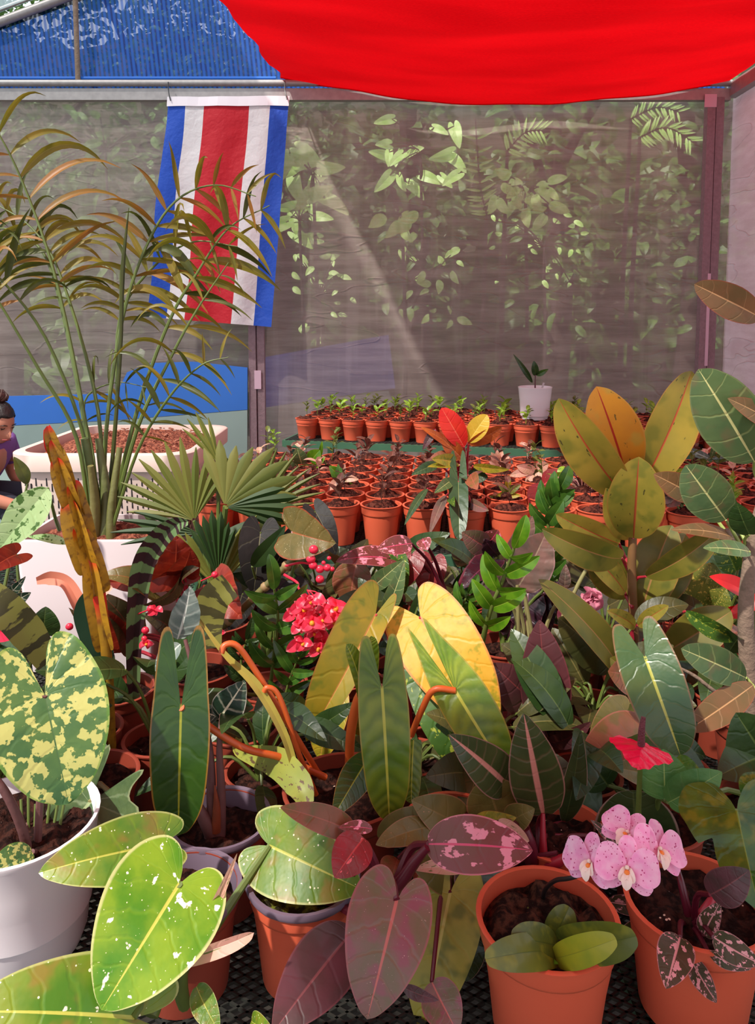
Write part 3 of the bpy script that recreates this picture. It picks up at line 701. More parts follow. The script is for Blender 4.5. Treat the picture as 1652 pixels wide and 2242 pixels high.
class Plant:
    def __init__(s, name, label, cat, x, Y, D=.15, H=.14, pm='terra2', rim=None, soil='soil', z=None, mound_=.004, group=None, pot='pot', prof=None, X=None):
        z = BZ+.003 if z is None else z
        c = atz(x, Y, z+H) if X is None else V((X, Y, z)); c.z = z
        if label in NUDGE: c.x, c.y = NUDGE[label]
        s.c = c; s.H = H; s.D = D
        s.r = empty(name, c)
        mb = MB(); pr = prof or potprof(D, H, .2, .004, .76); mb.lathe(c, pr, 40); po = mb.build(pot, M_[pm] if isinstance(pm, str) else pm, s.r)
        if rim:
            mb = MB(); r0 = D/2
            mb.lathe(c, [(r0-.0085, H-.03), (r0-.0065, H-.012), (r0-.003, H+.001), (r0+.003, H+.002), (r0+.0045, H-.004), (r0+.002, H-.009)], 40); mb.build('rim', M_[rim], po)
        s.cr = c+V((0, 0, H-.022))
        mb = MB(); soilmesh(mb, c, D/2-.006, H-.024, .03 if soil == 'barkchip' else .016, x, mound_, 40, 18); mb.build('soil', M_[soil], s.r)
        tag(s.r, label, cat, group)
        s.sm = M_['stem']; s.sr = .004; s.Y = Y
    def L(s, bx, by, tx, ty, w, Yb, Yt, ol, mt, roll=0, fold=.2, bend=.1, pet=True, name='leaf', M=4, N=26, sag=0, lift=.0, **kw):
        B = P(bx, by, Yb); T = P(tx, ty, Yt)
        mb = MB(); add_leaf(mb, B, T, px(w, (Yb+Yt)/2), ol, roll, fold, bend, N=N, M=M, **kw)
        lf = mb.build(name, mt, s.r)
        if pet:
            root = s.cr+V((random.uniform(-.012, .012), random.uniform(-.012, .012), 0)) if pet is True or not isinstance(pet, (list, tuple)) else P(*pet[0])
            mb = MB(); pts = [root]
            if isinstance(pet, (list, tuple)) and len(pet) > 1: pts += [P(*q) for q in pet[1:]]
            else:
                m1 = root.lerp(B, .5); d = (B-root).length; m1 += V((0, .02, lift+.1*d)); pts.append(m1)
            pts.append(B)
            mb.tube(pts, [s.sr*1.25]+[s.sr]*(len(pts)-2)+[s.sr*.7], 7); mb.build('petiole', s.sm, lf)
        return lf
    def T(s, pts, rad, mt, name='stem', seg=9, sm=4):
        mb = MB(); mb.tube([P(*q) if len(q) == 3 and not isinstance(q, V) else q for q in pts], rad, seg, sm)
        return mb.build(name, M_[mt] if isinstance(mt, str) else mt, s.r)
    def strap(s, pts, wds, mt, name='leaf', roll=0, fold=.3, base=True):
        p3 = [P(*q) for q in pts]; Y = pts[0][2]; ws = [px(w_, q[2]) for w_, q in zip(wds, pts)]
        if base: p3 = [s.cr.copy()]+p3; ws = [ws[0]*.7]+ws
        mb = MB(); add_strap(mb, p3, ws, roll, fold); return mb.build(name, mt, s.r)

# leaf materials
k_ = leafmat
L_spl = k_('bright green leaf flecked cream', (66, 114, 22), (118, 136, 34), mid=(180, 180, 76), midw=.04, nv=11, splash=(236, 226, 200), sth=.625, ssc=(9, 3), ssc2=11, speck=(240, 232, 190), spth=.22, spsc=15, edge=(190, 190, 120), c3=(134, 112, 44), coat=.2, vein=(150, 170, 50), vstr=.25)
L_splb = k_('bright green leaf with cream blotches', (70, 124, 18), (120, 150, 30), mid=(190, 184, 80), midw=.035, nv=11, splash=(238, 226, 210), sth=.592, ssc=(9, 3), ssc2=9, speck=(226, 222, 170), spth=.2, spsc=24, edge=(214, 206, 150), coat=.25, vein=(160, 180, 50), vstr=.25)
L_camo = k_('dark green leaf splashed yellow cream', (58, 98, 52), (82, 116, 58), mid=(70, 104, 56), midw=.02, nv=9, splash=(186, 186, 106), sth=.505, ssc=(12, 1.6), ssc2=9, edge=(88, 132, 40), rough=.42, trans=.15)
L_camo2 = k_('pale mottled leaf', (150, 182, 120), (170, 196, 140), nv=9, splash=(66, 104, 40), sth=.53, ssc=(7, 2), ssc2=9, rough=.42)
L_aloc = k_('grey green leaf with pale veins', (62, 88, 54), (80, 104, 62), mid=(150, 166, 120), midw=.05, vein=(150, 168, 130), nv=6, vw=.1, vstr=.8, edge=(150, 160, 120))
L_alod = k_('dark leaf with white veins', (26, 48, 34), (38, 62, 44), mid=(210, 210, 180), midw=.08, vein=(200, 204, 176), nv=7, vw=.13, vstr=.9, edge=(190, 180, 170))
L_silv = k_('silver grey veined leaf', (92, 108, 102), (120, 134, 124), mid=(200, 208, 196), midw=.1, vein=(190, 198, 186), nv=8, vw=.2, vstr=.7)
L_bil = k_('glossy dark green leaf with copper edge', (32, 60, 16), (46, 76, 20), mid=(140, 142, 36), midw=.05, nv=17, vein=(70, 96, 26), vw=.2, vstr=.3, edge=(164, 108, 44), rough=.3, trans=.12, coat=.2)
L_bil2 = k_('yellow green corrugated leaf', (84, 116, 24), (124, 140, 36), mid=(176, 178, 64), midw=.07, nv=18, vein=(56, 84, 18), vw=.45, vstr=1, edge=(160, 134, 50), rough=.33, coat=.2)
L_bil3 = k_('blue green glossy leaf', (52, 86, 48), (72, 96, 52), mid=(170, 172, 78), midw=.06, nv=15, vein=(66, 100, 58), vstr=.4, edge=(140, 90, 66), rough=.28, trans=.1, coat=.3)
L_yel = k_('golden yellow leaf mottled green', (222, 166, 44), (228, 176, 60), mid=(222, 140, 88), midw=.045, nv=12, c3=(150, 148, 34), nsc=8, edge=(196, 112, 70), rough=.42, trans=.3)
L_yel2 = k_('olive gold leaf mottled green', (168, 144, 38), (136, 132, 34), mid=(206, 146, 70), midw=.05, nv=12, c3=(112, 122, 34), nsc=5, edge=(170, 104, 50), trans=.3)
L_mot = k_('dark green leaf mottled lime', (52, 84, 26), (66, 98, 30), mid=(100, 124, 40), nv=10, splash=(146, 154, 50), sth=.56, ssc=(14, 4), ssc2=15)
L_beg = k_('spotted olive leaf with red edge', (92, 84, 40), (112, 96, 48), mid=(150, 90, 50), midw=.04, nv=7, vein=(120, 100, 54), vstr=.5, speck=(222, 206, 160), spth=.2, spsc=26, edge=(158, 40, 24), trans=.3)
L_begr = k_('red leaf underside', (150, 46, 26), (112, 30, 20), mid=(190, 80, 50), midw=.04, nv=7, vein=(184, 72, 44), vstr=.5, trans=.35, edge=(120, 60, 30))
L_begd = k_('dark spotted leaf', (60, 52, 30), (76, 62, 34), nv=7, speck=(190, 160, 120), spth=.17, spsc=24, edge=(120, 40, 30), mid=(110, 60, 40))
L_str = k_('leaf with dark cross bands', (112, 138, 86), (96, 124, 78), nv=0, band=(52, 30, 34), nb=15, rough=.45, trans=.15)
L_str2 = k_('olive banded leaf', (62, 58, 34), (80, 76, 42), nv=0, band=(132, 130, 62), nb=4, rough=.4)
L_teal = k_('blue green strap leaf with pink tip', (66, 100, 72), (52, 84, 62), nv=0, tip=((216, 160, 140), .80, .86), rough=.5)
L_ptip = k_('banded leaf with dried pink tip', (80, 92, 62), (96, 56, 50), nv=0, tip=((214, 130, 104), .35, .55), rough=.5)
L_ysp = k_('dark spotted yellow green strap', (150, 150, 62), (124, 136, 58), nv=0, splash=(92, 70, 44), sth=.58, ssc=(14, 2.4), ssc2=0, rough=.45)
L_sil = k_('dusky purple green leaf', (120, 82, 78), (96, 88, 62), mid=(176, 96, 88), midw=.05, nv=10, vein=(140, 110, 84), vstr=.35, c3=(128, 66, 80), speck=(220, 180, 170), spth=.13, spsc=30, edge=(150, 80, 84), rough=.33, trans=.15, coat=.15)
L_dusk = k_('dark dusky maroon leaf', (84, 46, 52), (64, 44, 42), mid=(110, 60, 62), nv=9, edge=(110, 60, 64), rough=.36, trans=.12, coat=.15)
L_brn = k_('coppery brown leaf', (124, 76, 46), (146, 84, 60), mid=(160, 90, 70), nv=9, c3=(104, 86, 42), edge=(170, 96, 84), rough=.36, coat=.2)
L_red = k_('small wine red leaf', (142, 34, 42), (120, 46, 44), mid=(180, 60, 60), nv=8, splash=(224, 90, 96), sth=.64, ssc=(7, 3), rough=.33, coat=.2)
L_ppr = k_('maroon leaf blotched pink', (112, 62, 50), (126, 56, 62), mid=(214, 72, 110), midw=.05, nv=8, splash=(232, 142, 160), sth=.545, ssc=(6, 2.6), ssc2=6, edge=(226, 130, 140), rough=.33, coat=.2)
L_oli = k_('olive round leaf with thin pink edge', (98, 92, 44), (116, 104, 52), mid=(130, 112, 62), nv=8, edge=(170, 112, 84), rough=.36, coat=.2, speck=(200, 150, 110), spth=.1, spsc=14)
L_pkm = k_('dark green leaf with pink feathered midrib', (50, 62, 30), (66, 74, 38), mid=(196, 130, 116), midw=.14, vein=(150, 110, 90), nv=14, vw=.14, vstr=.45, edge=(176, 120, 112), rough=.3, coat=.3)
L_dkg = k_('dark green leaf with pale rim', (46, 62, 32), (60, 72, 38), nv=9, mid=(80, 92, 50), edge=(190, 150, 140), rough=.28, coat=.35)
L_var = k_('leaf streaked pink and dark green', (64, 62, 38), (82, 66, 48), mid=(214, 150, 150), midw=.08, nv=8, splash=(222, 156, 160), sth=.56, ssc=(12, 2), edge=(214, 140, 144), rough=.4)
L_yg = k_('yellow green broad leaf', (146, 142, 48), (170, 156, 62), mid=(190, 176, 90), nv=10, vein=(176, 166, 80), vstr=.4, c3=(96, 104, 36))
L_orc = k_('thick olive green leaf', (96, 104, 32), (76, 90, 34), mid=(74, 88, 30), midw=.04, nv=0, rough=.34, trans=.1, c3=(120, 124, 36), coat=.2)
L_orcy = k_('yellow green thick leaf', (148, 146, 34), (120, 132, 34), mid=(120, 124, 34), midw=.03, nv=0, rough=.34, coat=.2)
L_big = k_('large glossy green leaf', (40, 80, 24), (72, 108, 26), mid=(110, 132, 40), midw=.03, nv=9, vein=(70, 108, 36), vstr=.4, c3=(112, 118, 30), rough=.22, coat=.5)
L_grn = k_('fresh green heart leaf', (66, 112, 54), (84, 128, 62), mid=(140, 166, 90), midw=.03, nv=7, vein=(110, 146, 80), vw=.1, vstr=.5, rough=.35)
L_rub = k_('olive gold rubber leaf flecked dark', (168, 148, 58), (140, 132, 50), mid=(176, 84, 48), midw=.05, nv=0, c3=(116, 118, 44), splash=(78, 72, 34), sth=.665, ssc=(16, 5), ssc2=0, edge=(184, 130, 62), rough=.38, trans=.4)
L_rubo = k_('golden orange rubber leaf flecked dark', (200, 136, 40), (186, 124, 44), mid=(160, 44, 28), midw=.05, nv=0, splash=(108, 84, 40), sth=.65, ssc=(16, 5), c3=(176, 144, 60), edge=(190, 140, 70), rough=.38, trans=.4)
L_rubd = k_('olive green rubber leaf', (100, 98, 34), (120, 112, 42), mid=(156, 116, 66), midw=.045, nv=0, c3=(84, 90, 32), edge=(150, 104, 50), rough=.33, trans=.3, coat=.15)
L_fic = k_('green fig leaf with pale veins', (74, 100, 60), (90, 112, 66), mid=(196, 196, 130), midw=.05, vein=(164, 176, 110), nv=8, vw=.07, vstr=.85, edge=(120, 130, 84), c3=(104, 98, 64), rough=.4, trans=.25)
L_ficb = k_('bronze fig leaf with pale veins', (132, 94, 60), (112, 92, 56), mid=(206, 160, 110), midw=.05, vein=(176, 134, 90), nv=8, vw=.07, vstr=.7, rough=.4, trans=.3, edge=(170, 80, 60))
L_zz = k_('glossy fresh green leaflet', (70, 118, 20), (100, 146, 30), mid=(140, 170, 60), midw=.05, nv=0, edge=(130, 160, 60), rough=.26, coat=.4, trans=.25)
L_zz2 = k_('glossy mid green leaflet', (46, 84, 26), (72, 108, 34), mid=(96, 130, 56), midw=.05, nv=0, rough=.28, coat=.4, trans=.2)
L_blk = k_('nearly black glossy leaf', (34, 18, 26), (48, 22, 32), mid=(90, 40, 56), nv=8, edge=(96, 50, 60), rough=.26, coat=.4, trans=.05)
L_rip = k_('grey plum rippled leaf', (84, 76, 66), (120, 84, 76), mid=(140, 120, 100), nv=9, vein=(96, 70, 66), vw=.3, vstr=.5, edge=(150, 110, 110), rough=.42)
L_ple = k_('pleated green leaf', (84, 100, 34), (128, 126, 56), nv=0, rough=.5, trans=.3)
L_pled = k_('dark pleated green leaf', (34, 60, 22), (48, 74, 28), nv=0, rough=.5, trans=.2)
L_pal = k_('olive palm leaflet', (110, 106, 30), (134, 114, 36), nv=0, rough=.42, trans=.35, mid=(150, 128, 56))
L_paln = k_('bronzed palm leaflet', (150, 96, 40), (132, 106, 38), nv=0, rough=.42, trans=.35, mid=(180, 120, 60))
L_pald = k_('deep green palm leaflet', (62, 70, 22), (84, 88, 28), nv=0, rough=.4, trans=.25)
L_phr = k_('scarlet new leaf', (232, 60, 44), (216, 44, 40), mid=(240, 110, 84), midw=.05, nv=9, trans=.4, rough=.3)
L_phy = k_('yellow new leaf', (206, 168, 52), (190, 160, 48), mid=(226, 196, 90), midw=.05, nv=9, vein=(220, 190, 90), vstr=.4, trans=.35)
L_pho = k_('orange bronze leaf', (176, 88, 34), (140, 64, 30), mid=(190, 110, 60), nv=9, trans=.3, rough=.35)
L_phg = k_('dark green quilted leaf', (48, 76, 50), (62, 88, 56), mid=(120, 130, 80), midw=.04, nv=12, vein=(40, 62, 42), vw=.3, vstr=.5, rough=.35)
L_pin = k_('pink cream leaf', (232, 176, 160), (214, 170, 140), mid=(236, 200, 180), nv=8, splash=(120, 128, 74), sth=.62, ssc=(6, 2), trans=.35)
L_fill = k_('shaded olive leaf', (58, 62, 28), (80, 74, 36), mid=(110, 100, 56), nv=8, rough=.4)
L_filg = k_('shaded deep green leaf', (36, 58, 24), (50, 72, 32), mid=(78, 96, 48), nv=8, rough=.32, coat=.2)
L_bract = k_('yellow bract shading to red tip', (176, 130, 30), (150, 112, 30), nv=0, c3=(110, 74, 26), nsc=7, tip=((206, 50, 30), .80, .97), rough=.45, trans=.25)
L_ant = k_('crimson spathe', (222, 22, 66), (206, 16, 56), nv=8, vein=(150, 8, 40), vw=.2, vstr=.6, rough=.25, coat=.3, trans=.15)
L_scar = k_('scarlet bract', (214, 20, 22), (190, 16, 20), nv=0, rough=.35, trans=.25)
L_pel = k_('pink petal freckled with magenta', (252, 200, 226), (246, 160, 208), nv=0, speck=(190, 60, 120), spth=.40, spsc=10, edge=(248, 200, 224), rough=.55, trans=.35)
L_pel2 = k_('soft pink petal', (240, 160, 180), (226, 130, 158), nv=0, rough=.6, trans=.35)
L_bgf = k_('coral pink petal', (240, 66, 92), (226, 44, 74), nv=0, tip=((250, 150, 160), .8, 1.0), rough=.3, trans=.35)
M_['coral'] = simple('coral pink bud', (236, 48, 76), .3, .1, trans=.2)
M_['yellow'] = simple('orange yellow stamens', (240, 150, 30), .6, .2, 60)
M_['cream'] = simple('cream lip', (244, 224, 210), .5, .05, trans=.2)
M_['spadix'] = simple('plum spadix', (120, 50, 60), .6, .3, 300, bump=.6, bsc=500)
# ================================================================== back and left: white planter with palm
X0, X1, Y0, Y1 = -.925, -.566, 1.90, 2.17; ZT = .94
pr = empty('potted_palm', ((X0+X1)/2, (Y0+Y1)/2, BZ+.003))
b = MB(); t_ = .022
loft(b, [rbox(b, X0+t_, X1-t_, Y0+t_, Y1-t_, BZ+.003, .012), rbox(b, X0, X1, Y0, Y1, ZT-.004, .014), rbox(b, X0+.002, X1-.002, Y0+.002, Y1-.002, ZT, .014), rbox(b, X0+.012, X1-.012, Y0+.012, Y1-.012, ZT, .012), rbox(b, X0+.014, X1-.014, Y0+.014, Y1-.014, ZT-.05, .012)])
b.build('planter', M_['white2'], pr)
b = MB(); mound(b, X0+.012, X1-.012, Y0+.012, Y1-.012, ZT-.035, .032, .02, 9, 26); b.build('coir', M_['coir'], pr)
def frond(root, pts, n, start, ln, wd=.11, mt=None, droop=.5, rad=.0045, side=(1, 1), seed=0, fwd=.45, name='frond', stem='stem', taper=.55):
    rr = random.Random(seed); P3 = catmull([P(*q) for q in pts], 10)
    b = MB(); b.tube(P3[::2]+([P3[-1]] if len(P3) % 2 == 0 else []), [rad*1.5, rad*.3], 7, sm=1); o = b.build(name, M_[stem], root)
    lens = [0]
    for a_, c_ in zip(P3, P3[1:]): lens.append(lens[-1]+(c_-a_).length)
    for q in range(n):
        u = start+(1-start)*(q+.5)/n; d = u*lens[-1]; j = max(i_ for i_ in range(len(lens)) if lens[i_] <= d); j = min(j, len(P3)-2)
        p = P3[j].lerp(P3[j+1], (d-lens[j])/max(1e-6, lens[j+1]-lens[j])); t = (P3[j+1]-P3[j]).normalized()
        nn = CAM-p; nn = (nn-t*nn.dot(t)).normalized(); sp = t.cross(nn)
        for k_i, sg in enumerate((1, -1)):
            if not side[k_i]: continue
            v = (q+.5)/n; L_ = px(ln, p.y)*(.62+.5*sin(pi*min(1, v*1.15)))*side[k_i]*rr.uniform(.85, 1.12)
            a = (sp*sg*rr.uniform(.75, 1.05)+t*fwd*rr.uniform(.7, 1.3)+V((rr.uniform(-.15, .15), rr.uniform(-.35, .35), .16))).normalized()
            dv = droop*rr.uniform(.6, 1.5); q_ = [p]
            for s_i in range(1, 7): q_.append(q_[-1]+(a+V((0, 0, -dv*1.5*(s_i/6)**1.3))).normalized()*L_*.2)
            b = MB(); w_ = L_*wd*.8; add_strap(b, q_, [w_*.25, w_*.8, w_, w_*.9, w_*.65, w_*.35, w_*.03], rr.uniform(-.9, .9), .35, 2, 2)
            b.build('leaflet', mt if not isinstance(mt, list) else rr.choice(mt), o)
    return o
pm2 = [L_pal, L_pal, L_pald, L_pal, L_paln, L_pald]
fr = lambda *a, **k: frond(pr, *a, **k)
fr([(212, 1180, 2.03), (196, 980, 2.05), (130, 640, 2.1), (62, 430, 2.12), (-5, 290, 2.1), (-60, 240, 2.1)], 9, .55, 175, 0.13, [L_paln, L_pal], 0.65, seed=1, side=(1, .5))
fr([(205, 1180, 2.0), (190, 980, 2.0), (100, 740, 1.95), (-20, 590, 1.9), (-120, 520, 1.88)], 5, .72, 130, 0.14, pm2, 0.70, seed=2)
fr([(200, 1180, 1.98), (168, 960, 1.96), (80, 800, 1.92), (-30, 620, 1.88), (-110, 540, 1.85)], 5, .8, 130, 0.14, pm2, 0.70, seed=3)
fr([(222, 1175, 2.05), (215, 900, 2.1), (135, 610, 2.15), (70, 500, 2.18), (-20, 440, 2.2)], 11, .62, 108, 0.16, pm2, 0.76, seed=4)
fr([(228, 1180, 2.03), (232, 950, 2.05), (268, 700, 2.08), (320, 540, 2.1), (385, 440, 2.1), (470, 405, 2.1), (560, 430, 2.08)], 12, .5, 108, 0.17, [L_pal, L_pal, L_paln], 0.52, seed=5)
fr([(232, 1175, 2.08), (300, 900, 2.1), (372, 700, 2.1), (430, 600, 2.1), (500, 500, 2.1), (590, 450, 2.1)], 9, .55, 130, 0.18, [L_pald, L_pal], 0.76, seed=6)
fr([(236, 1180, 2.0), (300, 940, 1.98), (370, 790, 1.98), (430, 680, 1.98), (500, 575, 2.0)], 6, .42, 130, 0.11, [L_pald, L_pal], 0.94, seed=7)
fr([(240, 1178, 1.98), (300, 990, 1.95), (370, 870, 1.92), (440, 800, 1.9), (500, 782, 1.9)], 8, .45, 86, 0.17, [L_pal, L_pald], 0.47, seed=8, rad=.0035)
fr([(220, 1180, 2.06), (205, 1000, 2.1), (185, 880, 2.12), (250, 838, 2.1), (330, 850, 2.08)], 6, .5, 76, 0.14, [L_pald, L_pal], 0.58, seed=9, rad=.003)
fr([(230, 1180, 2.08), (255, 900, 2.12), (262, 700, 2.15), (330, 590, 2.15), (420, 530, 2.12), (520, 540, 2.1)], 9, .55, 117, 0.15, pm2, 0.70, seed=10)
fr([(212, 1180, 2.06), (180, 900, 2.12), (115, 600, 2.18), (60, 520, 2.2), (0, 500, 2.2), (-40, 520, 2.2)], 6, .6, 117, 0.16, pm2, 0.94, seed=12)
for q, (pts, r0) in enumerate([([(215, 1180, 2.0), (205, 1080, 2.0), (185, 960, 1.98)], (.024, .010)), ([(228, 1182, 1.99), (232, 1090, 2.0), (215, 960, 2.02)], (.020, .009)), ([(243, 1180, 1.98), (245, 1100, 1.98), (262, 980, 2.0)], (.014, .008)), ([(205, 1182, 1.98), (208, 1100, 1.97), (198, 1020, 1.95)], (.018, .008))]):
    b = MB(); b.tube([P(*p_) for p_ in pts], list(r0), 10); b.build('leaf_sheath', simple('ribbed palm sheath', (104+q*8, 120, 66), .5, .25, 14, bump=.3), pr)
b = MB(); b.tube([P(232, 1180, 2.02), P(262, 800, 2.05), P(268, 600, 2.06), P(282, 455, 2.07)], [.006, .005, .007, .001], 7); b.build('spear_leaf', L_pald, pr)
tag(pr, 'tall feathery palm in a square white planter, left of the flag', 'palm')

# ================================================================== fan palm
fp = Plant('potted_fan_palm', 'fan palm with pleated fan leaves in front of the perforated bin', 'palm', 478, 1.84, .19, .18)
def fan(pl, hx, hy, Y, r, a0, a1, n, mt, tilt=0, split=.6, depth=0, seed=0):
    rr = random.Random(seed); H_ = P(hx, hy, Y); b = MB()
    for q in range(n):
        u0 = a0+(a1-a0)*q/n; u1 = a0+(a1-a0)*(q+1)/n; um = (u0+u1)/2
        ln = px(r, Y)*(.82+.22*sin(pi*(q+.5)/n))*rr.uniform(.92, 1.08)
        def D(a, s, o): return H_+V((cos(R(a))*s, depth*s+o, sin(R(a))*s*cos(tilt)))+V((0, sin(tilt)*s, -.12*s*s/max(ln, .01)))
        S_ = 6; rows = []
        for k in range(S_+1):
            s = ln*(.03+.97*k/S_); f = k/S_
            spread = 1.0 if f < split else 1-(f-split)/(1-split)*.93
            rows.append([(b.av(D(um+(u0-um)*spread, s, 0)), 0), (b.av(D(um, s, -.05*s*spread)), 1), (b.av(D(um+(u1-um)*spread, s, 0)), 0)])
        for A, B_ in zip(rows, rows[1:]):
            for j in range(2): b.face([A[j][0], A[j+1][0], B_[j+1][0], B_[j][0]], uv2=[(q*.3+j*.15, .02*q)]*4)
    o = b.build('fan_leaf', mt, pl.r); b = MB(); b.tube([pl.cr, pl.cr.lerp(H_, .5)+V((0, .02, .03)), H_], .005, 7); b.build('petiole', M_['stem'], o)
fan(fp, 425, 1140, 1.86, 200, 172, 55, 12, L_ple, .1, .58, seed=1)
fan(fp, 560, 1125, 1.95, 165, 100, 5, 13, L_ple, .1, .5, seed=5)
fan(fp, 492, 1108, 1.80, 170, 116, -20, 10, L_ple, .2, .72, seed=2)
fan(fp, 495, 1112, 1.78, 160, 30, -22, 5, L_pled, .1, .8, seed=12)
fan(fp, 478, 1268, 1.76, 170, 118, 70, 7, L_pled, 0, .85, seed=3)
fan(fp, 478, 1290, 1.78, 195, 75, 50, 4, L_ple, 0, .8, seed=8)
fan(fp, 478, 1290, 1.79, 190, 135, 112, 3, L_ple, 0, .8, seed=9)
fan(fp, 478, 1015, 1.88, 140, 135, 95, 4, L_ple, 0, .5, seed=4)
fan(fp, 440, 1170, 1.84, 190, 185, 150, 4, L_pled, 0, .5, seed=6)

# ================================================================== striped bromeliad and bract
br = Plant('potted_bromeliad', 'bromeliad with dark banded strap leaves before the white planter', 'bromeliad', 262, 1.56, .15, .14)
br.strap([(288, 1540, 1.54), (292, 1400, 1.53), (308, 1250, 1.52), (345, 1180, 1.5), (385, 1148, 1.47), (412, 1142, 1.45)], [24, 36, 50, 50, 40, 14], L_str, fold=.5, roll=.2)
br.strap([(235, 1530, 1.5), (215, 1420, 1.47), (195, 1340, 1.44), (215, 1300, 1.42), (246, 1285, 1.41)], [30, 62, 66, 46, 8], L_teal, fold=.35)
br.strap([(225, 1500, 1.54), (200, 1380, 1.56), (172, 1320, 1.57), (145, 1276, 1.58), (110, 1266, 1.58), (80, 1272, 1.57)], [26, 34, 32, 28, 30, 16], L_ptip, fold=.5)
br.strap([(250, 1540, 1.58), (236, 1440, 1.6), (225, 1350, 1.62)], [24, 30, 8], L_str, fold=.5)
hb = Plant('potted_torch_bromeliad', 'tall yellow bract spike with red tip rising before the white planter', 'bromeliad', 205, 1.37, .14, .14)
hb.T([(245, 1640, 1.36), (240, 1540, 1.36), (232, 1420, 1.36), (212, 1300, 1.36)], [.008, .009, .010, .016], L_bract, 'flower_stalk')
for q, (x, y, x2, y2, w_) in enumerate([(232, 1420, 196, 1215, 44), (214, 1300, 165, 1150, 54), (200, 1250, 150, 1090, 54), (188, 1200, 150, 1060, 46), (180, 1170, 165, 1050, 26), (170, 1130, 122, 1000, 42), (150, 1080, 112, 962, 36), (135, 1040, 103, 932, 30)]):
    hb.L(x, y, x2, y2, w_, 1.36, 1.355-.002*q, 'strap', L_bract, pet=False, fold=.55, bend=.05, name='bract', roll=(-.3, .4, -.4, .5, .9, -.3, .3, 0)[q])
hb.L(118, 990, 108, 930, 22, 1.35, 1.35, 'lance', L_scar, pet=False, name='bract')
hb.L(112, 1000, 96, 940, 16, 1.352, 1.35, 'lance', L_scar, pet=False, name='bract')

# ================================================================== begonia, tall cane
bg_ = Plant('potted_begonia', 'cane begonia with spotted leaves and coral flower clusters', 'begonia', 430, 1.63, .16, .15)
bg_.sm = M_['redst']
b = MB(); cane = [bg_.cr, P(425, 1420, 1.6), P(500, 1360, 1.58), P(580, 1285, 1.56), P(650, 1215, 1.55)]
b.tube(cane, [.009, .009, .0085, .008, .007], 9, 6); cn = b.build('cane', simple('green brown cane', (110, 104, 56), .5, .25, 30), bg_.r)
for q in range(1, 12):
    i_ = q/12*4; k_i = int(i_); c_ = cane[k_i].lerp(cane[min(4, k_i+1)], i_-k_i); b = MB(); b.ball(c_, .0105, 8, 6); b.build('node', simple('tan cane node', (150, 122, 80), .6) if q == 1 else bpy.data.materials['tan cane node'], cn)
wl = lambda *a, **k: bg_.L(*a, **k)
wl(640, 1165, 735, 1190, 118, 1.55, 1.5, 'wing', L_beg, .1, .25, .1, pet=[(650, 1215, 1.55)], wave=.02)
wl(330, 1290, 215, 1262, 66, 1.56, 1.53, 'wing', L_beg, .6, .3, .2, pet=[(400, 1330, 1.6)])
wl(385, 1255, 225, 1275, 64, 1.6, 1.57, 'wing', L_begr, -.2, .3, .2, pet=[(410, 1390, 1.6)], wave=.03)
wl(380, 1255, 385, 1172, 110, 1.6, 1.58, 'wing', L_begr, .3, .25, .1, pet=[(410, 1390, 1.6)], wave=.03)
wl(400, 1250, 418, 1200, 70, 1.59, 1.55, 'wing', L_begr, .2, .3, .1, pet=[(410, 1390, 1.6)])
wl(395, 1265, 312, 1325, 50, 1.59, 1.52, 'wing', L_begd, -.9, .3, .2, pet=[(410, 1390, 1.6)])
wl(400, 1262, 436, 1243, 46, 1.6, 1.56, 'wing', L_begd, -.5, .3, .2, pet=[(410, 1390, 1.6)])
wl(470, 1285, 530, 1355, 110, 1.6, 1.53, 'wing', L_begr, .2, .2, .15, pet=[(430, 1400, 1.6)], wave=.02)
wl(285, 1390, 215, 1295, 82, 1.6, 1.54, 'wing', L_begd, .3, .25, .2, pet=[(400, 1440, 1.6)])
wl(272, 1400, 228, 1330, 66, 1.58, 1.52, 'wing', L_begr, -.2, .2, .1, pet=[(400, 1440, 1.6)])
wl(370, 1375, 312, 1345, 62, 1.6, 1.56, 'wing', L_begd, .3, .2, .2, pet=[(400, 1440, 1.6)])
wl(215, 1430, 150, 1330, 40, 1.62, 1.58, 'wing', L_begd, .3, .2, .2, pet=[(400, 1480, 1.62)])
def bgstalk(pts): b = MB(); b.tube([P(*q) for q in pts], [.003, .0016], 6); return b.build('flower_stalk', M_['coral'], bg_.r)
s1 = bgstalk([(622, 1258, 1.55), (650, 1275, 1.52), (655, 1290, 1.51), (690, 1318, 1.5), (720, 1335, 1.49)])
for e in ((648, 1345), (670, 1360), (705, 1355), (735, 1345), (650, 1400), (690, 1400)): b = MB(); b.tube([P(655, 1290, 1.51), P((655+e[0])/2+4, 1300, 1.5), P(e[0], e[1], 1.49)], .0014, 5); b.build('pedicel', M_['coral'], s1)
s2 = bgstalk([(620, 1240, 1.55), (660, 1232, 1.52), (690, 1240, 1.5)])
def blossom(pl, x, y, Y, s, seed, buds=False):
    rr = random.Random(seed); c_ = P(x, y, Y); r_ = px(s, Y); b = MB()
    for q in range(4):
        a_ = q*pi/2+rr.uniform(-.3, .3)+.4; d = V((cos(a_)*.8, -.35, sin(a_)*.8-.5)).normalized(); f = 1.0 if q % 2 == 0 else .75
        add_leaf(b, c_, c_+d*r_*f*1.1, r_*.8*f, 'ovate', rr.uniform(-.6, .6), .3, .2, N=10, M=3)
    o = b.build('blossom', L_bgf, pl.r)
    if rr.random() < .6: b = MB(); b.ball(c_+V((0, -.35*r_, -.2*r_)), r_*.2, 7, 5); b.build('stamens', M_['yellow'], o)
rq = random.Random(3)
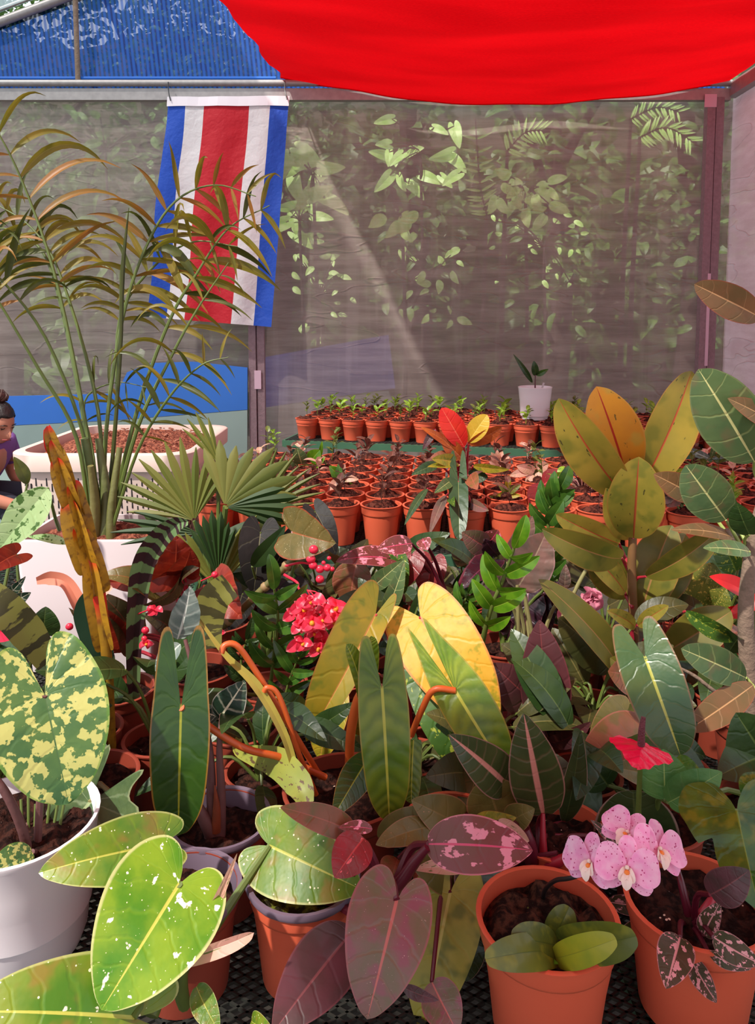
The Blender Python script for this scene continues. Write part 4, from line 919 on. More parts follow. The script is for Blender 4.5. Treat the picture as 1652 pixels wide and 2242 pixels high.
for q in range(36):
    a_ = rq.uniform(0, 6.28); d = rq.random()**.5
    blossom(bg_, 694+58*d*cos(a_), 1366+64*d*sin(a_), 1.40+rq.uniform(-.05, .03), rq.uniform(20, 34), q)
for x, y, r_ in ((686, 1203, 11), (680, 1224, 11), (685, 1238, 10), (700, 1246, 10), (716, 1243, 9), (700, 1268, 10), (727, 1246, 6), (708, 1232, 5), (720, 1222, 5), (470, 1258, 8), (330, 1333, 9), (318, 1380, 9), (316, 1398, 7), (152, 1372, 9), (462, 1340, 8)):
    b = MB(); b.ball(P(x, y, 1.5), px(r_, 1.5), 9, 7, (1, .8, .92)); b.build('bud', M_['coral'], bg_.r)
for x, y in ((466, 1392), (478, 1380), (340, 1332), (322, 1405)): blossom(bg_, x, y, 1.5, 20, x)
for a_, c_ in (((440, 1272), (470, 1258)), ((300, 1345), (330, 1333)), ((440, 1330), (462, 1340))): b = MB(); b.tube([P(a_[0], a_[1], 1.53), P(*c_, 1.5)], .0015, 5); b.build('pedicel', M_['coral'], s2)

# ================================================================== leafy plants: glossy pinnate
def zz(pl, pts, n, ln, w, mt, seed=0, rad=.005, st_='stem', both=True, up=.75):
    rr = random.Random(seed); p3 = catmull([P(*q) for q in pts], 8); b = MB(); b.tube([pl.cr]+p3, [rad*1.5, rad, rad*.5], 8, sm=1) if False else b.tube([pl.cr]+p3, [rad*1.3]+[rad*(1-.5*i/len(p3)) for i in range(len(p3))], 8, sm=1)
    o = b.build('stem', M_[st_], pl.r)
    for q in range(n):
        u = .12+.88*(q+.5)/n*.98; i_ = u*(len(p3)-1); j = min(int(i_), len(p3)-2); p = p3[j].lerp(p3[j+1], i_-j); t = (p3[j+1]-p3[j]).normalized()
        nn = (CAM-p); nn = (nn-t*nn.dot(t)).normalized(); sp = t.cross(nn)
        sg = 1 if q % 2 else -1
        for s_ in ((sg,) if not both else (1, -1)):
            a = (sp*s_*rr.uniform(.5, .9)+t*up+nn*rr.uniform(-.1, .6)).normalized(); L_ = px(ln, p.y)*rr.uniform(.85, 1.15)*(1 if u < .85 else .85)
            b = MB(); add_leaf(b, p, p+a*L_, L_*w, 'ovate', s_*rr.uniform(0, .8), .3, .1, N=14, M=3); b.build('leaflet', mt, o)
    a = (p3[-1]-p3[-2]).normalized(); b = MB(); add_leaf(b, p3[-1], p3[-1]+a*px(ln, pts[0][2]), px(ln*w, pts[0][2]), 'ellip', .3, .3, .1, N=14, M=3); b.build('leaflet', mt, o)
zp = Plant('potted_zz_plant', 'glossy plant with paired bright green leaflets right of the yellow leaves', 'zz plant', 1040, 1.56, .15, .14)
zz(zp, [(1052, 1420, 1.5), (1072, 1340, 1.47), (1100, 1270, 1.45), (1125, 1200, 1.43)], 5, 84, .40, L_zz, 3, .006, up=.8)
zz(zp, [(1010, 1420, 1.56), (1002, 1350, 1.56), (1025, 1300, 1.56)], 5, 50, .4, L_zz2, 5, .004)
z2 = Plant('potted_zz_plant', 'mid green pinnate plant just left of the coral begonia flowers', 'zz plant', 585, 1.50, .14, .14)
zz(z2, [(592, 1500, 1.46), (600, 1430, 1.44), (608, 1350, 1.42), (600, 1290, 1.4)], 5, 92, .34, L_zz2, 4, .004, up=.75)
zz(z2, [(618, 1560, 1.46), (628, 1510, 1.44), (640, 1470, 1.43), (655, 1440, 1.42)], 4, 80, .28, L_zz2, 7, .0035, up=.8)
zz(z2, [(540, 1520, 1.5), (528, 1450, 1.5), (540, 1400, 1.5)], 5, 55, .4, L_filg, 8, .0035)
z3 = Plant('potted_zz_plant', 'upright stem of overlapping olive leaflets left of the rubber plant', 'zz plant', 1215, 1.84, .13, .13)
zz(z3, [(1200, 1330, 1.82), (1205, 1230, 1.82), (1200, 1130, 1.82), (1222, 1075, 1.82)], 10, 62, .5, L_zz2, 9, .006, up=.9)

# ================================================================== dark leaves in the middle distance
dk = Plant('potted_velvet_philodendron', 'dark velvety heart leaves with pale veins under the fan palm', 'philodendron', 575, 1.75, .15, .14)
L_vel = k_('dark velvet leaf with pale veins', (16, 16, 14), (26, 22, 19), mid=(110, 108, 76), midw=.025, nv=7, vein=(100, 96, 72), vw=.06, vstr=.6, rough=.55)
for a in ((570, 1165, 555, 1300, 92, 1.74, 1.7, 'heart', 0), (600, 1240, 640, 1150, 60, 1.7, 1.68, 'heart', .3), (690, 1120, 735, 1215, 60, 1.76, 1.72, 'heart', -.2), (610, 1290, 590, 1380, 90, 1.72, 1.68, 'heart', .2), (640, 1290, 660, 1400, 80, 1.75, 1.7, 'heart', -.3), (530, 1300, 500, 1380, 70, 1.76, 1.7, 'heart', -.2)):
    dk.L(*a[:7], a[7], L_vel, a[8])
dk.L(552, 1240, 625, 1150, 44, 1.68, 1.66, 'lance', L_pled, .2, name='pleated_leaf')
pk = Plant('potted_pink_philodendron', 'coppery pink leaves on maroon stalks below the middle bench', 'philodendron', 975, 1.86, .15, .14)
pk.sm = M_['maroon']; pk.sr = .0045
for a in ((900, 1190, 825, 1203, 44, 1.78, 1.74, 'ovate', L_ppr, .2), (925, 1180, 935, 1205, 34, 1.8, 1.76, 'ovate', L_ppr, 0), (900, 1215, 880, 1290, 74, 1.86, 1.84, 'heart', L_red, .3), (1065, 1200, 1010, 1165, 56, 1.86, 1.82, 'ovate', L_sil, 0), (1060, 1200, 1090, 1160, 60, 1.88, 1.84, 'ovate', L_ppr, .2), (945, 1230, 935, 1310, 74, 1.88, 1.86, 'heart', L_red, .2)):
    pk.L(*a[:7], a[7], a[8], a[9], pet=[(985, 1330, 1.84)], fold=.15)
pb = Plant('potted_philodendron', 'brown pink horizontal leaf with olive leaves under the bench edge', 'philodendron', 775, 1.86, .15, .14)
for a in ((845, 1222, 735, 1230, 56, 1.8, 1.78, 'heart', L_ppr, .6), (830, 1220, 890, 1260, 50, 1.82, 1.8, 'heart', L_mot, .2), (780, 1230, 765, 1330, 90, 1.86, 1.84, 'ovate', L_brn, .2), (870, 1225, 885, 1300, 50, 1.84, 1.82, 'heart', L_mot, .2), (740, 1260, 730, 1350, 60, 1.86, 1.84, 'lance', L_fill, 0), (810, 1290, 885, 1225, 40, 1.76, 1.72, 'lance', L_fic, 0), (845, 1330, 860, 1270, 70, 1.8, 1.76, 'ovate', L_filg, 0)):
    pb.L(*a[:7], a[7], a[8], a[9], fold=.2)
bk = Plant('potted_black_alocasia', 'nearly black glossy leaves between the zz plant and pink flower', 'alocasia', 1135, 1.80, .15, .14)
for a in ((1075, 1230, 1010, 1290, 60, 1.76, 1.7, 'heart', .4, .05), (1090, 1215, 1060, 1180, 50, 1.78, 1.74, 'ovate', -.3, .05), (1160, 1280, 1150, 1390, 90, 1.8, 1.76, 'ovate', .3, .05), (1190, 1290, 1205, 1380, 60, 1.78, 1.74, 'lance', .4, 0), (1130, 1300, 1110, 1400, 80, 1.8, 1.78, 'ovate', -.3, .05), (1195, 1215, 1180, 1200, 40, 1.8, 1.8, 'ovate', 0, 0), (1170, 1370, 1160, 1450, 70, 1.78, 1.76, 'ovate', .2, 0), (1220, 1270, 1215, 1340, 30, 1.74, 1.74, 'lance', 0, 0)):
    bk.L(*a[:7], a[7], L_blk, a[8], wave=a[9], nw=6, pet=True)
rpp = Plant('potted_rippled_calathea', 'grey plum rippled leaves on tall pale stalks behind the zz plant', 'calathea', 1150, 1.62, .14, .14)
rpp.sm = M_['pale']; rpp.sr = .0045
for a in ((1130, 1290, 1195, 1165, 100, 1.6, 1.62, 'ovate', .2), (1110, 1300, 1060, 1250, 80, 1.62, 1.6, 'ovate', 0), (1145, 1270, 1200, 1190, 80, 1.66, 1.66, 'ovate', -.5), (1110, 1230, 1165, 1130, 50, 1.68, 1.7, 'ovate', .3), (1235, 1290, 1238, 1235, 26, 1.6, 1.6, 'lance', 0)):
    rpp.L(*a[:7], a[7], L_rip, a[8], wave=.03)
rpp.T([(1137, 1430, 1.61), (1134, 1350, 1.6), (1132, 1280, 1.6)], .0045, 'pale', 'stalk'); rpp.T([(1165, 1390, 1.6), (1153, 1330, 1.6), (1143, 1270, 1.6)], .0045, 'pale', 'stalk')
rpp.T([(1232, 1350, 1.6), (1265, 1280, 1.6), (1296, 1225, 1.6)], .0045, 'pale', 'stalk')
# pink flower heads at mid right
pf = Plant('potted_pink_flower', 'soft pink ruffled blooms half hidden behind the rubber plant', 'flowering plant', 1262, 1.72, .14, .14, soil='moss')
rq = random.Random(9)
for (fx, fy, fs, fn) in ((1290, 1305, 36, 12), (1240, 1335, 34, 9), (1228, 1385, 22, 6)):
    o = None
    c_ = P(fx, fy, 1.68); b = MB()
    for q in range(fn*2):
        a_ = q*2.4; d = V((cos(a_), -.6-rq.random(), sin(a_))).normalized(); s_ = px(fs, 1.68)*rq.uniform(.7, 1.1)
        add_leaf(b, c_+d*s_*.15, c_+d*s_, s_*.9, 'round', rq.uniform(-1, 1), .3, .2, N=8, M=3, wave=.05)
    o = b.build('bloom', L_pel2, pf.r); b = MB(); b.tube([pf.cr, pf.cr.lerp(c_, .5)+V((0, .02, 0)), c_], .003, 6); b.build('flower_stalk', M_['stem'], o)
# ================================================================== rubber plant
rb_ = Plant('potted_rubber_plant', 'tall rubber plant with flecked gold leaves and red midribs', 'rubber plant', 1392, 1.62, .17, .16)
rb_.sm = M_['redst']; rb_.sr = .0035
rb_.T([(1392, 1530, 1.62), (1388, 1400, 1.6), (1382, 1250, 1.58), (1385, 1150, 1.57), (1378, 1030, 1.56)], [.011, .0105, .0095, .008, .004], simple('green brown rubber stem', (134, 96, 58), .5, .2, 20), 'trunk', 10)
ru = lambda bx, by, tx, ty, w, Yb, Yt, mt, roll=0, py=None, ol='ellip', fold=.25, bend=.08, **k: rb_.L(bx, by, tx, ty, w, Yb, Yt, ol, mt, roll, fold, bend, pet=[(1384, py or by+30, 1.58)], **k)
ru(1372, 1090, 1222, 872, 108, 1.57, 1.50, L_rub, -.35, 1120)
ru(1372, 1050, 1305, 846, 122, 1.58, 1.52, L_rubo, .15, 1120)
ru(1395, 1080, 1513, 812, 112, 1.59, 1.60, L_rub, .35, 1120)
ru(1386, 1178, 1398, 1000, 122, 1.56, 1.50, L_rub, 0, 1190)
ru(1380, 1180, 1352, 1030, 118, 1.59, 1.56, L_rub, .3, 1190)
ru(1360, 1222, 1186, 1158, 78, 1.56, 1.46, L_rubd, -.3, 1265, bend=.14)
ru(1355, 1190, 1216, 1126, 60, 1.60, 1.54, L_rub, -.2, 1255)
ru(1414, 1262, 1572, 1160, 74, 1.55, 1.50, L_rubd, .5, 1300, bend=.1)
ru(1400, 1352, 1470, 1150, 110, 1.6, 1.62, L_rubd, -.2, 1370)
ru(1412, 1340, 1500, 1170, 96, 1.64, 1.66, L_rubd, .2, 1370)
ru(1368, 1298, 1262, 1188, 60, 1.58, 1.52, L_rub, .4, 1330)
ru(1372, 1310, 1300, 1185, 90, 1.63, 1.62, L_rubd, -.2, 1330)
ru(1374, 1500, 1178, 1268, 74, 1.52, 1.44, L_rubd, .5, 1520, bend=.1)
ru(1345, 1460, 1222, 1352, 104, 1.56, 1.50, L_fill, .1, 1500)
ru(1390, 1372, 1328, 1337, 34, 1.52, 1.46, L_rub, .3, 1400); ru(1396, 1370, 1463, 1326, 34, 1.52, 1.46, L_rub, -.2, 1400)
ru(1452, 1430, 1600, 1338, 96, 1.58, 1.56, L_rubd, .1, 1480)
ru(1500, 1338, 1612, 1402, 44, 1.5, 1.48, L_mot, .4, 1450)
ru(1400, 1500, 1335, 1440, 70, 1.5, 1.45, L_rubd, .2, 1530)
# ================================================================== fig with trunk at the right edge
fg = Plant('potted_fig', 'fig tree at the right edge with pale veined leaves', 'fig tree', 1640, 1.44, .17, .16)
fg.sm = simple('pale green fig stalk', (156, 172, 90), .5); fg.sr = .003
tr = fg.T([(1640, 1600, 1.44), (1636, 1450, 1.43), (1632, 1330, 1.42), (1648, 1180, 1.42), (1690, 1000, 1.42), (1700, 700, 1.42)], [.017, .016, .0145, .012, .010, .006], 'bark', 'trunk', 12)
fgl = lambda a, mt, roll=0, pr_=None, **k: fg.L(*a, 'ovate' if 'ol' not in k else k.pop('ol'), mt, roll, k.pop('fold', .15), .06, pet=[pr_ or (1645, a[1]+60, 1.42)], **k)
fgl((1665, 696, 1519, 622, 74, 1.40, 1.34), L_ficb, .1, (1700, 760, 1.42), ol='ellip')
fgl((1650, 1010, 1528, 808, 138, 1.40, 1.36), L_fic, .1, (1675, 1090, 1.42), ol='ellip')
fgl((1700, 930, 1592, 872, 50, 1.38, 1.34), L_ficb, .3, (1690, 1000, 1.42))
fgl((1588, 1138, 1500, 1018, 104, 1.38, 1.36), L_fic, 0, (1625, 1200, 1.42), ol='ellip')
fgl((1520, 1085, 1430, 1038, 60, 1.44, 1.42), L_ficb, .1, (1600, 1180, 1.42))
fgl((1600, 1175, 1468, 1160, 38, 1.40, 1.34), L_ficb, .6, (1625, 1220, 1.42))
fgl((1640, 1208, 1538, 1200, 40, 1.38, 1.34), L_fic, .5, (1640, 1230, 1.42))
fgl((1640, 1170, 1612, 1100, 60, 1.38, 1.36), L_filg, -.3, (1640, 1230, 1.42))
fgl((1632, 1484, 1490, 1420, 78, 1.36, 1.30), L_fic, .1, (1660, 1520, 1.36), ol='ellip')
fgl((1648, 1500, 1506, 1598, 70, 1.34, 1.28), L_ficb, -.1, (1655, 1520, 1.36), ol='ellip')
fgl((1600, 1120, 1560, 1075, 50, 1.46, 1.44), L_grn, 0, (1640, 1200, 1.42))
fg.T([(1632, 1560, 1.42), (1565, 1515, 1.4), (1520, 1480, 1.4), (1472, 1455, 1.4)], [.005, .004, .0035, .002], 'bark', 'branch'); fg.T([(1640, 1230, 1.42), (1610, 1195, 1.41), (1590, 1160, 1.4)], .005, 'bark', 'branch')
# ================================================================== scarlet bracts, mottled plant behind rubber plant
cr_ = Plant('potted_croton', 'mottled green leaves with scarlet bracts by the fig trunk', 'croton', 1530, 1.74, .15, .14)
L_crt = k_('green leaf speckled lime', (84, 96, 34), (104, 106, 40), nv=8, splash=(176, 152, 70), sth=.56, ssc=(20, 7), ssc2=18, mid=(130, 130, 60))
for a in ((1540, 1340, 1470, 1270, 90, 1.72, 1.68, 'ovate', .2, L_crt), (1530, 1320, 1560, 1232, 90, 1.76, 1.76, 'ovate', 0, L_crt), (1560, 1330, 1590, 1290, 60, 1.7, 1.68, 'ovate', 0, L_crt), (1610, 1250, 1560, 1160, 70, 1.76, 1.76, 'ovate', .3, L_mot), (1560, 1420, 1480, 1500, 80, 1.7, 1.6, 'ovate', 0, L_filg), (1620, 1380, 1560, 1420, 60, 1.66, 1.6, 'ovate', .3, L_brn), (1470, 1420, 1420, 1390, 60, 1.74, 1.7, 'lance', 0, L_red)):
    cr_.L(*a[:7], a[7], a[9], a[8])
for a in ((1640, 1305, 1552, 1262, 44, 1.62, 1.58, 'ovate', .5), (1640, 1330, 1590, 1352, 34, 1.62, 1.6, 'lance', 0), (1655, 1300, 1645, 1340, 30, 1.62, 1.6, 'lance', 0), (1630, 1340, 1592, 1330, 18, 1.63, 1.62, 'lance', .3)):
    cr_.L(*a[:7], a[7], L_scar, a[8], name='bract')
cr_.L(1640, 1260, 1630, 1200, 22, 1.6, 1.6, 'lance', L_pho, 0, name='bract')
rq = random.Random(4)
b = MB()
for q in range(60):
    x = 1395+rq.random()*85; y = 1480-rq.random()*20; b.tube([P(x, y, 1.78+rq.uniform(-.03, .03)), P(x+rq.uniform(-14, 14), y-50, 1.76), P(x+rq.uniform(-20, 20), y-90-rq.random()*30, 1.78)], .0012, 4, 2)
rg_ = Plant('potted_red_grass', 'wiry red grass tuft glimpsed behind the rubber plant stem', 'grass', 1440, 1.80, .13, .13)
b.build('blades', simple('red wiry blade', (170, 52, 40), .5, .3), rg_.r)
# ================================================================== wine dark philodendron
wd_ = Plant('potted_wine_philodendron', 'wine dark upright leaves on red stalks at centre right', 'philodendron', 1195, 1.40, .15, .14)
L_win = k_('wine dark leaf', (92, 46, 50), (74, 42, 44), mid=(120, 56, 56), midw=.04, nv=9, edge=(110, 50, 56), rough=.32, trans=.12, coat=.3)
wd_.sm = M_['maroon']; wd_.sr = .005
wd_.L(1198, 1596, 1180, 1357, 112, 1.36, 1.36, 'ovate', L_win, .1, .3, .04)
wd_.L(1180, 1545, 1076, 1452, 108, 1.38, 1.34, 'ovate', L_win, -.1, .15, .12)
wd_.L(1200, 1625, 1293, 1580, 44, 1.33, 1.28, 'ovate', L_win, .5, .2, .15)
wd_.L(1150, 1560, 1080, 1560, 40, 1.4, 1.38, 'ovate', L_win, .3)
wd_.L(1120, 1480, 1065, 1500, 60, 1.44, 1.42, 'ovate', L_red, .3)
# ================================================================== golden philodendron
gp = Plant('potted_golden_philodendron', 'philodendron with large golden yellow leaves at the centre', 'philodendron', 885, 1.47, .16, .14)
gp.sm = M_['redst']; gp.sr = .0045
gp.L(822, 1346, 670, 1624, 138, 1.38, 1.28, 'yell', L_yel2, -.1, .3, .1, asym=(1.1, .5), pet=[(900, 1600, 1.45), (872, 1440, 1.43)], N=34)
gp.L(920, 1352, 1085, 1596, 186, 1.40, 1.30, 'yell', L_yel, .0, .12, .12, pet=[(900, 1600, 1.45), (890, 1440, 1.43)], N=34, asym=(1, 1.0))
gp.L(935, 1490, 1050, 1718, 108, 1.36, 1.29, 'yell', L_mot, .3, .2, .1)
gp.L(745, 1500, 700, 1665, 88, 1.42, 1.38, 'ovate', L_yel2, .3, .2, .1)
gp.L(990, 1380, 1075, 1500, 70, 1.47, 1.44, 'ovate', L_mot, -.4, .2, .1)
gp.L(1000, 1420, 960, 1340, 50, 1.48, 1.48, 'lance', L_filg, .2)
gp.L(800, 1530, 812, 1640, 70, 1.44, 1.42, 'ovate', L_yel2, .2)
gp.L(905, 1400, 940, 1560, 56, 1.48, 1.4, 'lance', L_filg, .2)
gp.L(840, 1350, 885, 1230, 40, 1.46, 1.46, 'lance', L_fic, .2)
for a in ([(940, 1640, 1.42), (930, 1560, 1.42), (905, 1500, 1.43)], [(1000, 1640, 1.44), (950, 1590, 1.44), (900, 1540, 1.45)]): gp.T(a, .006, 'redst', 'petiole')
# ================================================================== two horned philodendrons with orange stalks
op = Plant('potted_horned_philodendron', 'narrow two lobed green leaves on long orange stalks, centre left', 'philodendron', 742, 1.23, .2, .15)
op.sm = M_['orange']; op.sr = .0055
r0 = (712, 1702, 1.2)
def opet(lf, pts, rad=.0052): b = MB(); b.tube([P(*q) for q in pts], rad, 9, 5); b.build('petiole', M_['orange'], lf)
def S4(Lp, *a): x, y, Y = a; return (x, y, Y)
l1_ = op.L(396, 1548, 390, 1830, 134, 1.10, 1.07, 'sag', L_bil, .05, .16, .04, pet=False, N=38, wave=.006, cup=0)
opet(l1_, [r0, (620, 1660, 1.17), (540, 1640, 1.14), (470, 1600, 1.13), (420, 1560, 1.12), (396, 1548, 1.10)], .0056)
l2_ = op.L(836, 1508, 852, 1797, 116, 1.12, 1.09, 'sag2', L_bil2, -.05, .16, .05, pet=False, N=38, wave=.012, nw=9)
opet(l2_, [(764, 1690, 1.2), (768, 1600, 1.18), (790, 1520, 1.16), (836, 1508, 1.13)], .0078)
l3_ = op.L(996, 1512, 1106, 1690, 122, 1.22, 1.16, [(0, 0), (.1, -.2), (.2, -.6), (.38, -.9), (.6, -.6), (.85, -.25), (1, .1), (.95, .5), (.7, .8), (.3, .96), (0, 1)], L_bil2, .1, .14, .05, pet=False, N=38, asym=(.85, 1.1))
opet(l3_, [(900, 1610, 1.24), (925, 1550, 1.23), (950, 1510, 1.22), (996, 1512, 1.22)], .0055)
op.L(815, 1645, 728, 1790, 76, 1.15, 1.08, 'lance', L_bil, .1, .15, .05, wave=.01)
op.L(792, 1520, 758, 1410, 46, 1.15, 1.13, 'strap', L_bil2, .7, .3, .05, pet=False)
op.L(805, 1500, 812, 1392, 40, 1.17, 1.16, 'strap', L_bil2, .5, .3, .02, pet=False)
op.L(905, 1620, 900, 1760, 50, 1.16, 1.12, 'strap', L_bil2, .4, .2, .02, pet=False)
opet(op.r and l1_, [(702, 1702, 1.2), (640, 1600, 1.18), (560, 1470, 1.17), (520, 1415, 1.16), (493, 1412, 1.155), (484, 1430, 1.15)], .0050)
opet(l1_, [(692, 1740, 1.18), (650, 1640, 1.165), (625, 1560, 1.16), (605, 1515, 1.158), (585, 1505, 1.155), (578, 1514, 1.155)], .0042)
bil = Plant('potted_horned_philodendron', 'long blue green two lobed leaf above the crimson spathe', 'philodendron', 1440, 1.27, .14, .14)
bil.L(1412, 1440, 1489, 1655, 136, 1.20, 1.13, 'sag2', L_bil3, -.05, .14, .05, N=38, pet=True)
bil.L(1395, 1480, 1330, 1470, 90, 1.26, 1.22, 'ovate', L_brn, 0, .1, .1); 
bil.L(1430, 1600, 1270, 1660, 120, 1.26, 1.2, 'ovate', L_brn, .2, .1, .1); bil.L(1370, 1560, 1290, 1620, 90, 1.3, 1.25, 'heart', L_oli, .1)
# ================================================================== banded strap plant in black pot
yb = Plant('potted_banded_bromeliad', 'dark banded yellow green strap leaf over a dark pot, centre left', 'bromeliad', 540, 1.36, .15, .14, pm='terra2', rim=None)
yb.strap([(520, 1640, 1.3), (560, 1655, 1.24), (610, 1672, 1.16), (655, 1720, 1.11), (672, 1762, 1.09)], [22, 44, 66, 64, 34], L_ysp, fold=.25)
yb.strap([(648, 1690, 1.15), (618, 1600, 1.15), (560, 1500, 1.16), (490, 1430, 1.18), (428, 1345, 1.2)], [17, 19, 22, 12, 5], simple('yellow green flower stalk', (164, 146, 62), .5, .2, 30), 'flower_stalk', fold=.6, base=False)
yb.strap([(460, 1420, 1.35), (455, 1360, 1.36), (470, 1310, 1.36), (505, 1280, 1.35)], [50, 70, 72, 60], L_str2, fold=.15, base=False)
# ================================================================== grey rim pot with mauve trunk alocasia
al = Plant('potted_stem_alocasia', 'thick mauve brown trunk rising from a dark rimmed pot', 'alocasia', 482, 1.135, .152, .14, rim='rimgrey')
al.T([(475, 1880, 1.13), (470, 1840, 1.13), (468, 1790, 1.13)], [.022, .019, .014], 'corm', 'trunk', 12)
al.T([(470, 1835, 1.125), (440, 1780, 1.12), (412, 1730, 1.13), (395, 1690, 1.15)], [.013, .009, .007, .006], 'corm', 'leaf_stalk'); al.T([(470, 1830, 1.13), (463, 1750, 1.13), (458, 1640, 1.14), (430, 1500, 1.16), (405, 1400, 1.18)], [.010, .008, .006, .004, .003], 'corm', 'leaf_stalk')
al.T([(480, 1830, 1.13), (484, 1740, 1.13), (480, 1640, 1.14), (485, 1560, 1.16)], [.010, .007, .005, .003], 'corm', 'leaf_stalk')
al.T([(472, 1820, 1.12), (474, 1770, 1.12), (470, 1720, 1.12)], [.008, .006, .001], simple('rust brown sheath', (150, 66, 28), .6, .3, 60), 'sheath')
al.L(388, 1400, 416, 1283, 70, 1.18, 1.2, 'lance', L_silv, .3, .3, .08, pet=False, wave=.04); al.L(395, 1410, 340, 1470, 50, 1.18, 1.16, 'lance', L_silv, .5, .3, .05, pet=False)
al.L(478, 1575, 536, 1490, 76, 1.16, 1.17, 'lance', L_alod, .1, .2, .1, pet=False, wave=.03); al.L(478, 1570, 450, 1560, 40, 1.16, 1.16, 'lance', L_alod, .1, pet=False)
# ================================================================== white pot with camouflage leaves
potw = [(0, .004), (.075, .004), (.085, 0), (.0925, .02), (.107, .14), (.113, .186), (.1155, .192), (.1155, .195), (.111, .196), (.108, .19), (.100, .06), (0, .06)]
cm = Plant('potted_camouflage_alocasia', 'white pot with dark heart leaves splashed yellow cream, lower left', 'alocasia', 36, 1.055, .218, .195, pm='white', prof=potw)
cm.sm = M_['corm']; cm.sr = .0055
cm.L(98, 1522, 150, 1760, 262, 1.0, .95, 'bheart', L_camo, .0, .1, .06, pet=[(75, 1960, 1.04), (85, 1800, 1.03)], N=44, M=7, wave=.008)
cm.L(70, 1865, -30, 1925, 74, 1.0, .96, 'ovate', L_camo, .2, .2, .15, pet=[(75, 1960, 1.04)]); cm.L(75, 1945, 138, 1905, 50, 1.03, 1.0, 'ovate', L_camo, .2)
cm.T([(62, 1965, 1.03), (58, 1850, 1.02), (20, 1750, 1.0), (-30, 1680, 1.0)], [.010, .007, .006, .005], 'corm', 'petiole'); cm.T([(80, 1975, 1.02), (45, 1945, 1.0), (-10, 1915, .98)], [.008, .006, .005], 'pale', 'petiole')
for q in range(8): cm.T([(60+q*7, 1970, 1.05), (40+q*12, 1850, 1.06), (30+q*16, 1760-10*(q % 3), 1.08)], .0022, 'stem', 'blade')
ar = Plant('potted_arrow_alocasia', 'grey green arrow shaped leaf with pale veins beside the camouflage leaf', 'alocasia', 185, 1.24, .15, .14)
ar.sm = M_['pale']; ar.sr = .005
ar.L(196, 1757, 118, 1855, 230, 1.12, 1.06, [(0, 0), (.12, -.25), (.25, -.75), (.42, -1.15), (.5, -1.1), (.5, -.75), (.62, -.5), (.9, -.45), (1, -.2), (.8, 0), (.85, .25), (.6, .45), (.55, .65), (.2, .88), (0, 1)], L_aloc, .15, .1, .05, N=40, M=5)
ar.L(260, 1860, 330, 1900, 90, 1.14, 1.1, 'arrow', L_aloc, .2)
# ================================================================== foreground flecked philodendron
fk = Plant('potted_flecked_philodendron', 'bright green leaves flecked with cream in the bottom left corner', 'philodendron', 402, .985, .152, .14, rim='rimgrey')
fk.sm = M_['stem']; fk.sr = .006
fk.L(392, 1936, 222, 2212, 270, .86, .78, 'heart', L_splb, .0, .08, .08, pet=[(395, 2150, .93), (420, 2040, .9)], N=44, M=7, asym=(1.12, 1.0))
fk.L(345, 1850, 84, 1912, 150, .96, .90, 'heart', L_spl, .15, .16, .1, pet=[(400, 2080, .95), (385, 1930, .96)], N=40, M=6)
fk.L(292, 2228, -90, 2215, 250, .80, .76, 'heart', L_spl, .1, .1, .1, pet=[(375, 2150, .84)], N=40, M=6)
fk.L(590, 1852, 792, 1948, 186, 1.0, .95, 'heart', L_spl, .0, .12, .08, pet=[(430, 2090, .93), (500, 1985, .95)], N=40, M=6)
fk.L(395, 2098, 556, 2042, 38, .84, .82, 'strap', L_pin, .5, .5, .05, pet=False, name='young_leaf'); fk.L(425, 2080, 519, 1868, 26, .86, .86, 'lance', L_pin, .4, .6, 0, pet=False, name='young_leaf')
fk.L(430, 2160, 480, 2260, 60, .84, .8, 'ovate', L_spl, .2, .2, .1, pet=False); fk.L(550, 2235, 600, 2260, 50, .84, .8, 'ovate', L_spl, .2, pet=False)
fk.T([(330, 2225, .82), (350, 2170, .84), (390, 2110, .86), (410, 2060, .88)], [.009, .010, .011, .007], 'stem', 'stem'); fk.T([(392, 2110, .86), (396, 2170, .86), (404, 2200, .87)], [.010, .008], 'stem', 'stem')
# ================================================================== grey rimmed mossy pot with dusky leaves
ms = Plant('potted_dusky_philodendron', 'grey rimmed pot of mossy soil with dusky pink heart leaves, front centre', 'philodendron', 664, 1.005, .153, .145, pm='terra', rim='rimgrey', soil='moss')
ms.sm = M_['maroon']; ms.sr = .0062; mr = (800, 1985, .99)
ms.L(868, 1972, 803, 2232, 196, .86, .80, 'heart', L_sil, -.05, .1, .07, pet=[mr, (850, 1930, .9)], N=44, M=7, asym=(1.1, .95))
ms.L(770, 2040, 596, 2262, 150, .92, .80, 'ovate', L_dusk, .1, .15, .08, pet=[mr], N=34, M=5)
ms.L(775, 1822, 613, 1767, 64, .97, .94, 'ovate', L_brn, .2, .2, .1, pet=[(835, 1930, .96), (805, 1860, .96)])
ms.L(796, 1835, 732, 1922, 92, .94, .90, 'ovate', L_red, .1, .2, .12, pet=False); ms.L(815, 1815, 740, 1812, 30, .96, .95, 'lance', L_ppr, .3, pet=False)
ms.L(938, 1848, 1166, 1862, 122, .96, .93, 'ovate', L_ppr, -.15, .15, .1, pet=[(865, 1940, .97)], N=34, M=5)
ms.T([mr, (830, 1930, .97), (800, 1860, .96), (778, 1825, .96)], [.010, .008, .006, .005], 'maroon', 'petiole'); ms.T([(800, 1985, .99), (868, 1940, .965), (905, 1890, .96), (935, 1855, .955)], [.010, .0095, .008, .005], 'maroon', 'petiole')
ms.T([(790, 1960, .97), (770, 1900, .96), (760, 1870, .96)], [.006, .004], 'maroon', 'petiole')
ms.L(880, 2160, 960, 2190, 30, .86, .84, 'lance', L_dusk, .3)
